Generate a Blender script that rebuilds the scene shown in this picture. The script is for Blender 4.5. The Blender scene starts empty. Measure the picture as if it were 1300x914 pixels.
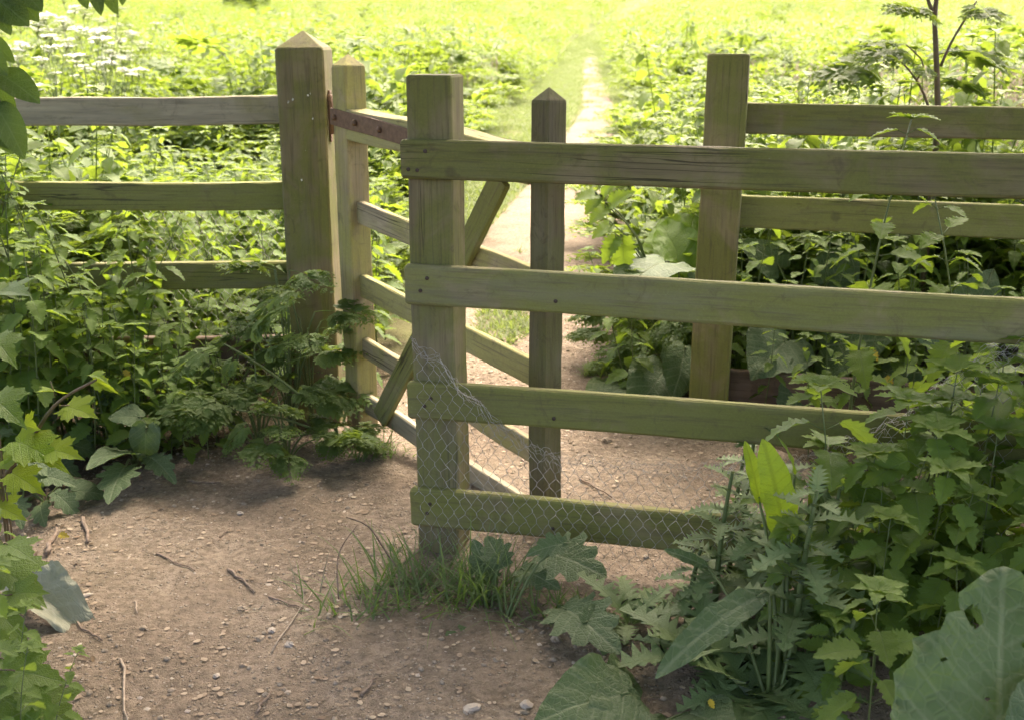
import bpy, math, random
import numpy as np
from mathutils import Vector, Matrix

random.seed(7)
rng = np.random.default_rng(7)
S = bpy.context.scene
COL = S.collection
R = math.radians

# ------------------------------------------------------------------ camera, sky, sun, exposure
EYE, PITCH, FOC = 1.45, R(16.19), 1400.0
cd = bpy.data.cameras.new('camera'); cam = bpy.data.objects.new('camera', cd); COL.objects.link(cam)
cam.location = (0, 0, EYE); cam.rotation_euler = (R(90) - PITCH, 0, 0)
cd.sensor_width = 36; cd.lens = 36 * FOC / 1300; cd.clip_start = .05; cd.clip_end = 3000
cd.dof.use_dof = True; cd.dof.focus_distance = 2.9; cd.dof.aperture_fstop = 5.6
S.camera = cam
SUN_EL, SUN_AZ = R(57), R(20)            # azimuth measured from the view direction (+Y) towards +X
w = bpy.data.worlds.new('World'); S.world = w; w.use_nodes = True
nt = w.node_tree; sky = nt.nodes.new('ShaderNodeTexSky'); sky.sky_type = 'NISHITA'; sky.sun_disc = False
sky.sun_elevation = SUN_EL; sky.sun_rotation = SUN_AZ; sky.air_density = .45; sky.dust_density = 5.0; sky.ozone_density = .1
bg = nt.nodes['Background']; bg.inputs[1].default_value = .15
haze = nt.nodes.new('ShaderNodeMix'); haze.data_type = 'RGBA'; haze.blend_type = 'MULTIPLY'; haze.inputs[0].default_value = 1
haze.inputs[7].default_value = (1.07, 1.0, .89, 1)          # thin milky cloud takes the blue out of the sky
nt.links.new(sky.outputs[0], haze.inputs[6]); nt.links.new(haze.outputs[2], bg.inputs[0])
sl = bpy.data.lights.new('sun', 'SUN'); sl.energy = .56; sl.angle = R(16.0); sl.color = (1, .95, .86)
so = bpy.data.objects.new('sun', sl); COL.objects.link(so)
sd = Vector((math.sin(SUN_AZ) * math.cos(SUN_EL), math.cos(SUN_AZ) * math.cos(SUN_EL), math.sin(SUN_EL)))
so.rotation_euler = sd.to_track_quat('Z', 'Y').to_euler(); so.location = (0, 0, 20)
S.view_settings.view_transform = 'Standard'; S.view_settings.look = 'None'
S.view_settings.exposure = 2.98; S.view_settings.gamma = 1
S.cycles.max_bounces = 10; S.cycles.diffuse_bounces = 5; S.cycles.transmission_bounces = 6
S.cycles.transparent_max_bounces = 6; S.cycles.caustics_reflective = False; S.cycles.caustics_refractive = False

# ------------------------------------------------------------------ measuring helpers: where a ray from the eye meets a surface
FW = np.array([0, math.cos(PITCH), -math.sin(PITCH)]); UP = np.array([0, math.sin(PITCH), math.cos(PITCH)])
E0 = np.array([0, 0, EYE])
def ray(x, y):
    d = FW + np.array([1., 0, 0]) * (x - 650) / FOC + UP * (457 - y) / FOC
    return d
def atY(x, y, Y):
    d = ray(x, y); return E0 + d * (Y / d[1])
def ongr(x, y, z=0.):
    d = ray(x, y); return E0 + d * ((z - EYE) / d[2])
def onpl(x, y, P, n):
    d = ray(x, y); return E0 + d * (np.dot(np.asarray(P) - E0, n) / np.dot(d, n))

# ------------------------------------------------------------------ noise and terrain
def _h(ix, iy, s):
    n = (ix * 374761393 + iy * 668265263 + s * 974634777) & 0x7fffffff
    n = (n ^ (n >> 13)) * 1274126177 & 0x7fffffff
    return ((n ^ (n >> 16)) & 0xffff) / 65535.
def vnoise(x, y, s=0):
    x = np.asarray(x, float); y = np.asarray(y, float)
    ix = np.floor(x).astype(np.int64); iy = np.floor(y).astype(np.int64)
    fx = x - ix; fy = y - iy; fx = fx * fx * (3 - 2 * fx); fy = fy * fy * (3 - 2 * fy)
    a = _h(ix, iy, s); b = _h(ix + 1, iy, s); c = _h(ix, iy + 1, s); d = _h(ix + 1, iy + 1, s)
    return (a * (1 - fx) + b * fx) * (1 - fy) + (c * (1 - fx) + d * fx) * fy
def fbm(x, y, o=4, s=0):
    t = 0; a = .5
    for k in range(o):
        t = t + a * (vnoise(x, y, s + k * 17) - .5); x = np.asarray(x) * 2.03 + 3.1; y = np.asarray(y) * 2.03 + 1.7; a *= .5
    return t
PY = [0, 3, 5, 10, 14, 24, 45, 60, 75, 120]
def pc(y): return np.interp(y, PY, [-.25, .1, .18, .52, .98, 1.85, 3.05, 4.1, 6.5, 16])
def edgeL(y): return np.interp(y, [4.2, 6, 10, 14, 24, 45, 60, 120], [-.62, -.6, -.52, -.5, -.1, 2.0, 3.3, 15])
def edgeR(y): return np.interp(y, [4.2, 6, 10, 14, 24, 45, 60, 120], [.55, .55, 1.0, 1.55, 2.6, 3.7, 4.7, 17])
def gz(x, y):
    x = np.asarray(x, float); y = np.asarray(y, float)
    z = .05 * fbm(x * .7, y * .7, 3, 5)
    yy = np.clip(y - 20, 0, 70); z = z + 0.0008 * yy ** 2 + np.where(y > 90, (y - 90) * .08, 0)
    z = z + .10 * np.clip((np.abs(x + .05) - 1.5) / 1.2, 0, 1) * np.clip((6 - y) / 2, 0, 1)
    z = z + .06 * np.exp(-((x - .72) ** 2 + (y - 2.45) ** 2) / .25)
    return z
def gzf(x, y): return float(gz(x, y))

# ------------------------------------------------------------------ mesh buffer
class Buf:
    def __init__(s): s.V = []; s.U = []; s.T = []; s.Q = []; s.R = []; s.n = 0
    def add(s, t, M=None, p=None, tint=None):
        V = t['V']
        if M is not None: V = V @ np.asarray(M).T
        if p is not None: V = V + np.asarray(p)
        T = t['T'] if tint is None else t['T'] * 0 + tint
        s.V.append(V); s.U.append(t['U']); s.T.append(T)
        if len(t['Q']): s.Q.append(t['Q'] + s.n)
        if len(t['R']): s.R.append(t['R'] + s.n)
        s.n += len(V)
    def many(s, t, Ms, ps, dt):
        """many copies at once: Ms (n,3,3), ps (n,3), dt (n,) tint shift"""
        n = len(ms := np.asarray(Ms)); V = np.einsum('nij,kj->nki', ms, t['V']) + np.asarray(ps)[:, None, :]
        nv = len(t['V']); off = (np.arange(n) * nv)[:, None, None] + s.n
        s.V.append(V.reshape(-1, 3)); s.U.append(np.tile(t['U'], (n, 1)))
        s.T.append(np.clip(t['T'][None, :] + np.asarray(dt)[:, None], 0, 1).reshape(-1))
        if len(t['Q']): s.Q.append((t['Q'][None] + off).reshape(-1, 4))
        if len(t['R']): s.R.append((t['R'][None] + off).reshape(-1, 3))
        s.n += n * nv
    def flat(s):
        c = lambda l, k: np.concatenate(l) if l else np.zeros((0, k), int)
        return dict(V=np.concatenate(s.V), U=np.concatenate(s.U), T=np.concatenate(s.T), Q=c(s.Q, 4), R=c(s.R, 3))
    def mesh(s, name, mat, smooth=True):
        f = s.flat(); me = bpy.data.meshes.new(name)
        nq, nr = len(f['Q']), len(f['R']); nl = nq * 4 + nr * 3
        lv = np.concatenate([f['Q'].reshape(-1), f['R'].reshape(-1)]).astype(np.int32)
        me.vertices.add(len(f['V'])); me.vertices.foreach_set('co', f['V'].astype(np.float32).reshape(-1))
        me.loops.add(nl); me.loops.foreach_set('vertex_index', lv)
        me.polygons.add(nq + nr)
        st = np.concatenate([np.arange(nq) * 4, nq * 4 + np.arange(nr) * 3]).astype(np.int32)
        me.polygons.foreach_set('loop_start', st)
        me.polygons.foreach_set('use_smooth', np.full(nq + nr, smooth))
        uv = me.uv_layers.new(name='UVMap'); uv.data.foreach_set('uv', f['U'][lv].astype(np.float32).reshape(-1))
        at = me.attributes.new('tint', 'FLOAT', 'POINT'); at.data.foreach_set('value', f['T'].astype(np.float32))
        me.update(calc_edges=True); me.validate()
        if mat: me.materials.append(mat)
        return me
def tm(V, U, Q=(), Rr=(), T=None):
    V = np.asarray(V, float)
    return dict(V=V, U=np.asarray(U, float), T=np.full(len(V), .5) if T is None else T,
                Q=np.asarray(Q, int).reshape(-1, 4), R=np.asarray(Rr, int).reshape(-1, 3))
def tag(o, label=None, cat=None, group=None, kind=None):
    if label: o['label'] = label
    if cat: o['category'] = cat
    if group: o['group'] = group
    if kind: o['kind'] = kind
    return o
def link(name, me, parent=None, M=None):
    o = bpy.data.objects.new(name, me); COL.objects.link(o)
    if parent: o.parent = parent
    if M is not None: o.matrix_basis = M
    return o
def obj(name, buf, mat, parent=None, smooth=True): return link(name, buf.mesh(name, mat, smooth), parent)
def empty(name, p, label=None, cat=None, group=None, rz=0):
    o = bpy.data.objects.new(name, None); COL.objects.link(o); o.location = p; o.rotation_euler = (0, 0, rz); o.empty_display_size = .1
    return tag(o, label, cat, group)
def dup(root, p, rot, sc, label=None, group=None):
    r = root.copy(); COL.objects.link(r); r.location = p; r.rotation_euler = rot; r.scale = (sc, sc, sc)
    if label: r['label'] = label
    if group: r['group'] = group
    for ch in list(root.children):
        c = ch.copy(); COL.objects.link(c); c.parent = r
        for g in list(ch.children):
            d = g.copy(); COL.objects.link(d); d.parent = c
    return r
def unit(v): v = np.asarray(v, float); return v / (np.linalg.norm(v) + 1e-12)
def frame(d, nrm, L=1, W=1):
    """columns side, along, normal"""
    d = unit(d); s = np.cross(d, nrm)
    if np.linalg.norm(s) < 1e-4: s = np.cross(d, [1, .3, .2])
    s = unit(s); n = np.cross(s, d)
    return np.stack([s * W, d * L, n * L], 1)
def rotz(a): c, s = math.cos(a), math.sin(a); return np.array([[c, -s, 0], [s, c, 0], [0, 0, 1.]])
def tube(pts, rad, sides=5, tint=.5):
    pts = np.asarray(pts, float); n = len(pts); rad = np.broadcast_to(np.asarray(rad, float), (n,))
    V = []; U = []
    d0 = np.gradient(pts, axis=0); ref = np.array([.31, .2, .93]) if abs(unit(pts[-1] - pts[0])[2]) < .8 else np.array([.9, .4, .1])
    for i in range(n):
        d = unit(d0[i]); a = unit(np.cross(d, ref)); b = np.cross(d, a)
        for k in range(sides):
            t = 2 * math.pi * k / sides; V.append(pts[i] + rad[i] * (a * math.cos(t) + b * math.sin(t))); U.append((k / sides, i / max(1, n - 1)))
    Q = [(i * sides + k, i * sides + (k + 1) % sides, (i + 1) * sides + (k + 1) % sides, (i + 1) * sides + k) for i in range(n - 1) for k in range(sides)]
    Rr = [(0, k + 1, k) for k in range(1, sides - 1)] + [((n - 1) * sides, (n - 1) * sides + k, (n - 1) * sides + k + 1) for k in range(1, sides - 1)]
    return tm(V, U, Q, Rr, np.full(len(V), tint))
def bez(pts, n=12):
    """smooth curve through the points"""
    P = np.asarray(pts, float); m = len(P); out = []
    for t in np.linspace(0, m - 1 - 1e-6, n):
        i = int(t); f = t - i; p0 = P[max(i - 1, 0)]; p1 = P[i]; p2 = P[min(i + 1, m - 1)]; p3 = P[min(i + 2, m - 1)]
        out.append(.5 * (2 * p1 + (p2 - p0) * f + (2 * p0 - 5 * p1 + 4 * p2 - p3) * f * f + (3 * p1 - p0 - 3 * p2 + p3) * f ** 3))
    return np.array(out)

# ------------------------------------------------------------------ materials
def newmat(name):
    m = bpy.data.materials.new(name); m.use_nodes = True; m.node_tree.nodes.clear(); return m, m.node_tree
class NT:
    def __init__(s, nt): s.nt = nt
    def n(s, t, **kw):
        x = s.nt.nodes.new(t)
        for k, v in kw.items():
            if k[0] == 'i' and k[1:].isdigit(): s.put(x.inputs[int(k[1:])], v)
            else: setattr(x, k, v)
        return x
    def put(s, inp, v):
        if hasattr(v, 'is_linked'): s.nt.links.new(v, inp)
        else: inp.default_value = v
    def math(s, op, a, b=0., c=0.): x = s.n('ShaderNodeMath', operation=op, i0=a, i1=b, i2=c); return x.outputs[0]
    def mix(s, f, a, b):
        x = s.n('ShaderNodeMix', data_type='RGBA'); s.put(x.inputs[0], f)
        s.put(x.inputs[6], a if hasattr(a, 'is_linked') else (*a, 1)); s.put(x.inputs[7], b if hasattr(b, 'is_linked') else (*b, 1)); return x.outputs[2]
    def ramp(s, f, lo, hi, smooth=True):
        x = s.n('ShaderNodeMapRange'); x.interpolation_type = 'SMOOTHSTEP' if smooth else 'LINEAR'
        s.put(x.inputs[0], f); x.inputs[1].default_value = lo; x.inputs[2].default_value = hi; return x.outputs[0]
    def noise(s, vec, scale, det=4, rough=.55, dist=0.):
        x = s.n('ShaderNodeTexNoise'); s.nt.links.new(vec, x.inputs['Vector']); x.inputs['Scale'].default_value = scale
        x.inputs['Detail'].default_value = det; x.inputs['Roughness'].default_value = rough; x.inputs['Distortion'].default_value = dist; return x.outputs[0]
def leafmat(name, c0, c1, trans, tw=.4, rough=.45, back=None, vein=(.16, .22, .08), vs=9., spec=.4, bmp=.35):
    """leaf: own colour between c0 and c1 by the leaf's tint, veins, pale underside, light passing through"""
    m, t = newmat(name); N = NT(t)
    at = N.n('ShaderNodeAttribute', attribute_name='tint'); tint = at.outputs['Fac']
    uv = N.n('ShaderNodeUVMap').outputs[0]; sp = N.n('ShaderNodeSeparateXYZ', i0=uv)
    ax = N.math('ABSOLUTE', sp.outputs[0]); v = sp.outputs[1]
    mid = N.math('SUBTRACT', 1., N.ramp(ax, .004, .022))
    fr = N.math('FRACT', N.math('MULTIPLY', N.math('SUBTRACT', v, N.math('MULTIPLY', ax, .8)), vs))
    sv = N.math('SUBTRACT', 1., N.ramp(N.math('ABSOLUTE', N.math('SUBTRACT', fr, .5)), .02, .13))
    vn = N.math('MAXIMUM', mid, N.math('MULTIPLY', sv, .55))
    vo = N.n('ShaderNodeTexVoronoi', feature='DISTANCE_TO_EDGE'); N.put(vo.inputs['Vector'], uv); vo.inputs['Scale'].default_value = vs * 3.; net = N.math('SUBTRACT', 1., N.ramp(vo.outputs['Distance'], 0., .16))
    bl = N.ramp(N.noise(uv, 5., 5, .7), .6, .74)
    geo = N.n('ShaderNodeNewGeometry'); oi = N.n('ShaderNodeObjectInfo')
    no = N.noise(geo.outputs['Position'], 23., 3)
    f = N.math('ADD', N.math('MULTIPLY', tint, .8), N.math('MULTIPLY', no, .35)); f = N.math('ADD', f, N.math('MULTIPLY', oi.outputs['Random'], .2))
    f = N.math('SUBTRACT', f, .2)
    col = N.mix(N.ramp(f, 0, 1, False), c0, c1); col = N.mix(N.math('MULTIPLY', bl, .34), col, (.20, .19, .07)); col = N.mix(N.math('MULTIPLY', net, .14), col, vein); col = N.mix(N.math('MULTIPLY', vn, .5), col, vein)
    bk = back or tuple(.55 * a + .45 * b for a, b in zip(c1, (.16, .2, .13)))
    col = N.mix(geo.outputs['Backfacing'], col, bk)
    hgt = N.math('ADD', N.math('MULTIPLY', vn, -.45), N.math('ADD', N.math('MULTIPLY', N.noise(uv, 40., 2), .5), N.math('MULTIPLY', net, -.5)))
    bp = N.n('ShaderNodeBump'); bp.inputs['Strength'].default_value = bmp; bp.inputs['Distance'].default_value = .006; N.put(bp.inputs['Height'], hgt)
    p = N.n('ShaderNodeBsdfPrincipled'); N.put(p.inputs['Base Color'], col); p.inputs['Roughness'].default_value = rough
    p.inputs['Specular IOR Level'].default_value = spec; N.put(p.inputs['Normal'], bp.outputs[0])
    tr = N.n('ShaderNodeBsdfTranslucent'); tc = N.mix(N.math('MULTIPLY', vn, .35), trans, tuple(x * .5 for x in trans)); tc = N.mix(N.math('MULTIPLY', tint, .35), tc, tuple(x * .6 for x in trans))
    N.put(tr.inputs[0], tc); N.put(tr.inputs[1], bp.outputs[0])
    mx = N.n('ShaderNodeMixShader', i0=tw); N.put(mx.inputs[1], p.outputs[0]); N.put(mx.inputs[2], tr.outputs[0])
    o = N.n('ShaderNodeOutputMaterial'); N.put(o.inputs[0], mx.outputs[0]); return m
def plain(name, c, rough=.6, c2=None, scale=30., metal=0., spec=.4, bump=.2, dist=.002):
    m, t = newmat(name); N = NT(t); tc = N.n('ShaderNodeTexCoord').outputs['Object']
    no = N.noise(tc, scale, 5, .6); col = N.mix(N.ramp(no, .35, .65), c, c2 or tuple(x * .6 for x in c))
    p = N.n('ShaderNodeBsdfPrincipled'); N.put(p.inputs['Base Color'], col); p.inputs['Roughness'].default_value = rough; p.inputs['Metallic'].default_value = metal
    p.inputs['Specular IOR Level'].default_value = spec
    bp = N.n('ShaderNodeBump'); bp.inputs['Strength'].default_value = bump; bp.inputs['Distance'].default_value = dist; N.put(bp.inputs['Height'], no); N.put(p.inputs['Normal'], bp.outputs[0])
    o = N.n('ShaderNodeOutputMaterial'); N.put(o.inputs[0], p.outputs[0]); return m
def woodmat(name, axis, brown, green, gamt, topc=None):
    m, t = newmat(name); N = NT(t); tc = N.n('ShaderNodeTexCoord').outputs['Object']; oi = N.n('ShaderNodeObjectInfo')
    rnd = oi.outputs['Random']; off = N.n('ShaderNodeCombineXYZ'); N.put(off.inputs[0], N.math('MULTIPLY', oi.outputs['Random'], 13.)); N.put(off.inputs[1], N.math('MULTIPLY', oi.outputs['Random'], 7.)); N.put(off.inputs[2], N.math('MULTIPLY', oi.outputs['Random'], 19.))
    ad = N.n('ShaderNodeVectorMath', operation='ADD'); N.put(ad.inputs[0], tc); N.put(ad.inputs[1], off.outputs[0]); P = ad.outputs[0]
    def sc(k):
        x = N.n('ShaderNodeVectorMath', operation='MULTIPLY'); N.put(x.inputs[0], P); x.inputs[1].default_value = (k, 1, 1) if axis == 'X' else (1, 1, k); return x.outputs[0]
    grain = N.noise(sc(.045), 120., 5, .65, .4); streak = N.noise(sc(.1), 26., 4, .6); blot = N.noise(P, 5.5, 5, .6, .6); fine = N.noise(P, 160., 3, .6)
    crack = N.noise(sc(.02), 38., 2, .5, .25); ck = N.math('SUBTRACT', 1., N.ramp(N.math('ABSOLUTE', N.math('SUBTRACT', crack, .5)), .004, .018))
    ck = N.math('MULTIPLY', ck, N.ramp(N.noise(sc(.3), 3.3, 2), .54, .66))
    col = N.mix(N.ramp(streak, .3, .7), tuple(x * .78 for x in brown), tuple(x * 1.18 for x in brown))
    ga = N.ramp(N.math('ADD', N.math('ADD', N.math('MULTIPLY', blot, .7), N.math('MULTIPLY', streak, .3)), N.math('MULTIPLY', N.math('SUBTRACT', N.math('FRACT', N.math('MULTIPLY', rnd, 3.7)), .55), .16)), .66 - gamt * .4, .86 - gamt * .4)
    gcol = N.mix(fine, tuple(x * .75 for x in green), tuple(x * 1.25 for x in green))
    col = N.mix(N.math('MULTIPLY', ga, .85), col, gcol)
    vo = N.n('ShaderNodeTexVoronoi', feature='F1'); N.put(vo.inputs['Vector'], P); vo.inputs['Scale'].default_value = 4.2; vo.inputs['Randomness'].default_value = 1
    kn = N.math('SUBTRACT', 1., N.ramp(vo.outputs['Distance'], .05, .1)); kn = N.math('MULTIPLY', kn, N.ramp(blot, .5, .56))
    col = N.mix(N.math('MULTIPLY', kn, .5), col, tuple(x * .3 for x in brown))
    li = N.math('MULTIPLY', N.ramp(fine, .68, .74), N.ramp(N.noise(P, 9., 3), .52, .66)); col = N.mix(N.math('MULTIPLY', li, .6), col, (.33, .33, .25))
    col = N.mix(N.math('MULTIPLY', N.ramp(grain, .47, .72), .6), col, tuple(x * .4 for x in brown))
    col = N.mix(N.math('MULTIPLY', ck, .7), col, (.012, .011, .007))
    gry = N.math('MULTIPLY', N.ramp(N.noise(sc(.2), 7., 5, .65), .42, .68), N.math('ADD', N.math('MULTIPLY', rnd, .35), .08)); col = N.mix(gry, col, N.mix(streak, (.13, .125, .095), (.27, .25, .19)))
    stn = N.math('MULTIPLY', N.ramp(N.noise(P, 13., 6, .75, 1.), .54, .7), .55); col = N.mix(stn, col, tuple(x * .42 for x in brown))
    hs = N.n('ShaderNodeHueSaturation'); N.put(hs.inputs['Value'], N.math('ADD', N.math('MULTIPLY', N.math('FRACT', N.math('MULTIPLY', rnd, 7.3)), .35), .82)); N.put(hs.inputs['Color'], col); col = hs.outputs[0]
    p = N.n('ShaderNodeBsdfPrincipled'); N.put(p.inputs['Base Color'], col); p.inputs['Roughness'].default_value = .82; p.inputs['Specular IOR Level'].default_value = .25
    hg = N.math('SUBTRACT', N.math('ADD', grain, N.math('MULTIPLY', fine, .3)), N.math('MULTIPLY', ck, 2.))
    bp = N.n('ShaderNodeBump'); bp.inputs['Strength'].default_value = .5; bp.inputs['Distance'].default_value = .0025; N.put(bp.inputs['Height'], hg); N.put(p.inputs['Normal'], bp.outputs[0])
    o = N.n('ShaderNodeOutputMaterial'); N.put(o.inputs[0], p.outputs[0]); return m
def soilmat(name, a, b, moss, amt, field=False):
    m, t = newmat(name); N = NT(t); P = N.n('ShaderNodeNewGeometry').outputs['Position']
    n1 = N.noise(P, 2.2, 6, .65); n2 = N.noise(P, 38., 5, .7); n3 = N.noise(P, 260., 3, .6)
    col = N.mix(N.ramp(n1, .3, .7), a, b); col = N.mix(N.math('MULTIPLY', N.ramp(n2, .35, .68), .75), col, tuple(x * .55 for x in a))
    vo = N.n('ShaderNodeTexVoronoi', feature='F1'); N.put(vo.inputs['Vector'], P); vo.inputs['Scale'].default_value = 75.
    st = N.math('SUBTRACT', 1., N.ramp(vo.outputs['Distance'], .18, .42)); sep = N.n('ShaderNodeSeparateColor'); N.put(sep.inputs[0], vo.outputs['Color'])
    st = N.math('MULTIPLY', st, N.ramp(sep.outputs[0], .66, .72)); col = N.mix(N.math('MULTIPLY', st, .6), col, N.mix(sep.outputs[1], (.30, .25, .19), (.42, .37, .31)))
    dk = N.math('MULTIPLY', N.ramp(n3, .58, .72), .5); col = N.mix(dk, col, (.06, .045, .03))
    mo = N.math('MULTIPLY', N.ramp(N.noise(P, 1.3, 6, .7), .5, .68), amt); col = N.mix(mo, col, moss)
    if field:                                  # short green growth covers the soil of the meadow
        sy = N.n('ShaderNodeSeparateXYZ', i0=P); fm = N.math('MULTIPLY', N.ramp(N.math('ADD', sy.outputs[1], N.math('MULTIPLY', n1, 2.)), 6., 7.6), .85)
        col = N.mix(fm, col, N.mix(N.noise(P, 3.1, 5, .7), (.09, .125, .03), (.2, .22, .07)))
    p = N.n('ShaderNodeBsdfPrincipled'); N.put(p.inputs['Base Color'], col); p.inputs['Roughness'].default_value = .95; p.inputs['Specular IOR Level'].default_value = .15
    hg = N.math('ADD', N.math('ADD', N.math('MULTIPLY', n2, 1.), N.math('MULTIPLY', n3, .35)), N.math('MULTIPLY', st, .5))
    bp = N.n('ShaderNodeBump'); bp.inputs['Strength'].default_value = .9; bp.inputs['Distance'].default_value = .02; N.put(bp.inputs['Height'], hg); N.put(p.inputs['Normal'], bp.outputs[0])
    o = N.n('ShaderNodeOutputMaterial'); N.put(o.inputs[0], p.outputs[0]); return m

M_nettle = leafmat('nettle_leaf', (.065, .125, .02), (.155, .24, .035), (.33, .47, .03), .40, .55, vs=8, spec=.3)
M_meadow = leafmat('meadow_leaf', (.055, .11, .02), (.15, .215, .035), (.33, .45, .04), .42, .5, vs=7, spec=.45)
M_parsley = leafmat('parsley_leaf', (.075, .13, .03), (.135, .20, .045), (.27, .38, .04), .36, .55, vs=5, spec=.35)
M_burdock = leafmat('burdock_leaf', (.065, .105, .045), (.10, .15, .062), (.19, .30, .03), .24, .6, back=(.15, .19, .12), vein=(.26, .30, .16), vs=6, spec=.3, bmp=.45)
M_bright = leafmat('backlit_leaf', (.09, .18, .015), (.15, .25, .02), (.40, .56, .03), .52, .5, vs=11, vein=(.05, .09, .012))  # light coming through dock and burdock leaves, put into a brighter colour
M_maple = leafmat('maple_leaf', (.08, .16, .01), (.19, .28, .015), (.42, .55, .02), .5, .5, vs=6, spec=.2, back=(.16, .24, .04))
M_seedling = leafmat('seedling_leaf', (.05, .11, .015), (.11, .18, .02), (.28, .40, .02), .4, .5, vs=6, spec=.3)
M_thistle = leafmat('thistle_leaf', (.13, .20, .07), (.20, .28, .11), (.22, .34, .05), .3, .5, back=(.15, .19, .14), vs=10)
M_grass = leafmat('grass_blade', (.05, .11, .018), (.13, .20, .04), (.22, .34, .05), .4, .5, vs=2)
M_turf = leafmat('turf_blade', (.09, .15, .03), (.20, .24, .07), (.30, .40, .07), .35, .6, vs=2)
M_seed = leafmat('seed_head', (.22, .17, .13), (.34, .28, .20), (.3, .26, .18), .3, .8, vs=2, vein=(.3, .25, .2))
M_tree = leafmat('tree_leaf', (.03, .06, .012), (.055, .10, .02), (.16, .25, .02), .35, .45, vs=6)
M_yellow = leafmat('yellow_leaf', (.42, .32, .02), (.55, .42, .05), (.5, .4, .03), .4, .5)
M_withered = leafmat('withered_leaf', (.25, .26, .18), (.36, .36, .26), (.15, .17, .08), .15, .7, back=(.2, .22, .16), vein=(.45, .46, .36), vs=4)
M_flower = plain('flower_white', (.8, .8, .72), .7, (.7, .72, .6), 60)
M_stem = plain('green_stem', (.09, .13, .035), .5, (.12, .15, .05), 40)
M_redstem = plain('reddish_stem', (.16, .10, .055), .6, (.10, .085, .035), 40)
M_bark = plain('bark', (.11, .09, .065), .9, (.06, .05, .04), 14, bump=.8, dist=.02)
M_twig = plain('dry_twig', (.17, .12, .085), .9, (.26, .2, .15), 60)
M_paletwig = plain('pale_twig', (.42, .34, .25), .9, (.3, .24, .18), 60)
M_stone = plain('stone', (.33, .27, .20), .9, (.22, .175, .125), 45, bump=.5, dist=.004)
M_pale = plain('pale_stone', (.47, .40, .31), .9, (.36, .31, .26), 45, bump=.5, dist=.004)
M_wire = plain('galvanised_wire', (.46, .45, .41), .5, (.28, .25, .21), 80, .35)
M_iron = plain('rusty_red_iron', (.13, .075, .04), .6, (.19, .11, .06), 60, .2, bump=.4)
M_nail = plain('rusted_nail', (.05, .04, .03), .6, (.09, .06, .04), 200, .3)
M_soil = soilmat('bare_earth', (.245, .19, .135), (.375, .302, .222), (.10, .09, .04), .18)
M_under = soilmat('leaf_mould', (.10, .078, .05), (.16, .12, .078), (.06, .075, .025), .6, True)
BR, GRN = (.27, .225, .115), (.175, .188, .040)
WX = woodmat('rail_wood', 'X', BR, GRN, .95); WZ = woodmat('post_wood', 'Z', BR, GRN, .9)
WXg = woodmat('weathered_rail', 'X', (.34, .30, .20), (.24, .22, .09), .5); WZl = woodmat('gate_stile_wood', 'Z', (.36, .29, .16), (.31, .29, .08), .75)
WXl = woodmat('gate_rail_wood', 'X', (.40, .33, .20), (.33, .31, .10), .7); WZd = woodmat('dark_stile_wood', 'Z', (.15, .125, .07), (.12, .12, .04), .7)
WXd = woodmat('dark_low_rail', 'X', (.18, .125, .09), (.13, .115, .04), .3)  # darker brown wood for the lowest fence rails

# ------------------------------------------------------------------ ground
def sheet(x, y):
    X, Y = np.meshgrid(x, y); nx, ny = len(x), len(y)
    i = np.arange(nx * ny).reshape(ny, nx)
    Q = np.stack([i[:-1, :-1], i[:-1, 1:], i[1:, 1:], i[1:, :-1]], -1).reshape(-1, 4); return X, Y, Q
xs = np.concatenate([np.linspace(-300, -14, 22), np.linspace(-13, -3.2, 36), np.linspace(-3, 3, 150), np.linspace(3.2, 14, 38), np.linspace(15, 300, 22)])
ys = np.concatenate([np.linspace(-60, -3, 14), np.linspace(-2.8, .3, 14), np.linspace(.4, 7, 165), np.linspace(7.3, 30, 60), np.linspace(31, 100, 40), np.linspace(105, 500, 30)])
X, Y, Q = sheet(xs, ys); Z = gz(X, Y)
far = np.clip((Y - 7) / 3, 0, 1); Z = Z + (.02 * fbm(X * 6, Y * 6, 4, 2) - .006) * (1 - far) - .03
b = Buf(); b.add(tm(np.stack([X, Y, Z], -1).reshape(-1, 3), np.stack([X, Y], -1).reshape(-1, 2), Q))
tag(obj('ground', b, M_under), kind='structure')
# bare trodden earth: one sheet above the ground, widening in front of the gate
def bareL(y): return np.interp(y, [0, 1.8, 2.6, 3.3, 3.8, 4.1, 4.6, 6, 9, 14, 24, 45, 50], [-1.25, -1.2, -1.5, -1.75, -1.35, -.75, -.5, -.45, -.25, .4, 1.42, 2.78, 3.1])
def bareR(y): return np.interp(y, [0, 1.8, 2.3, 2.7, 3.3, 3.8, 4.5, 6, 9, 14, 24, 45, 50], [1.9, 1.7, 1.6, 1.5, 1.3, 1.0, .7, .75, 1.02, 1.5, 2.25, 3.4, 3.7])
ny = np.concatenate([np.linspace(.3, 5.6, 430), np.linspace(5.63, 12, 160), np.linspace(12.1, 50, 160)]); nu = np.linspace(0, 1, 260)
Uu, Yy = np.meshgrid(nu, ny)
wob = lambda y, s: .10 * fbm(y * 2.6, y * 0 + s, 4, int(s)) + .05 * fbm(y * 9, y * 0 + s, 3, int(s))
L_, R_ = bareL(Yy) + wob(Yy, 3) * 1.6, bareR(Yy) + wob(Yy, 8) * 1.6
Xx = L_ + (R_ - L_) * Uu; Zz = gz(Xx, Yy)
edge = np.minimum(Uu, 1 - Uu) * (R_ - L_); e = np.clip(edge / .22, 0, 1)
rel = .026 * fbm(Xx * 7, Yy * 7, 5, 11) + .03 * fbm(Xx * 1.6, Yy * 1.6, 3, 21) + .006 * np.abs(fbm(Xx * 40, Yy * 40, 3, 31))
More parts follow.
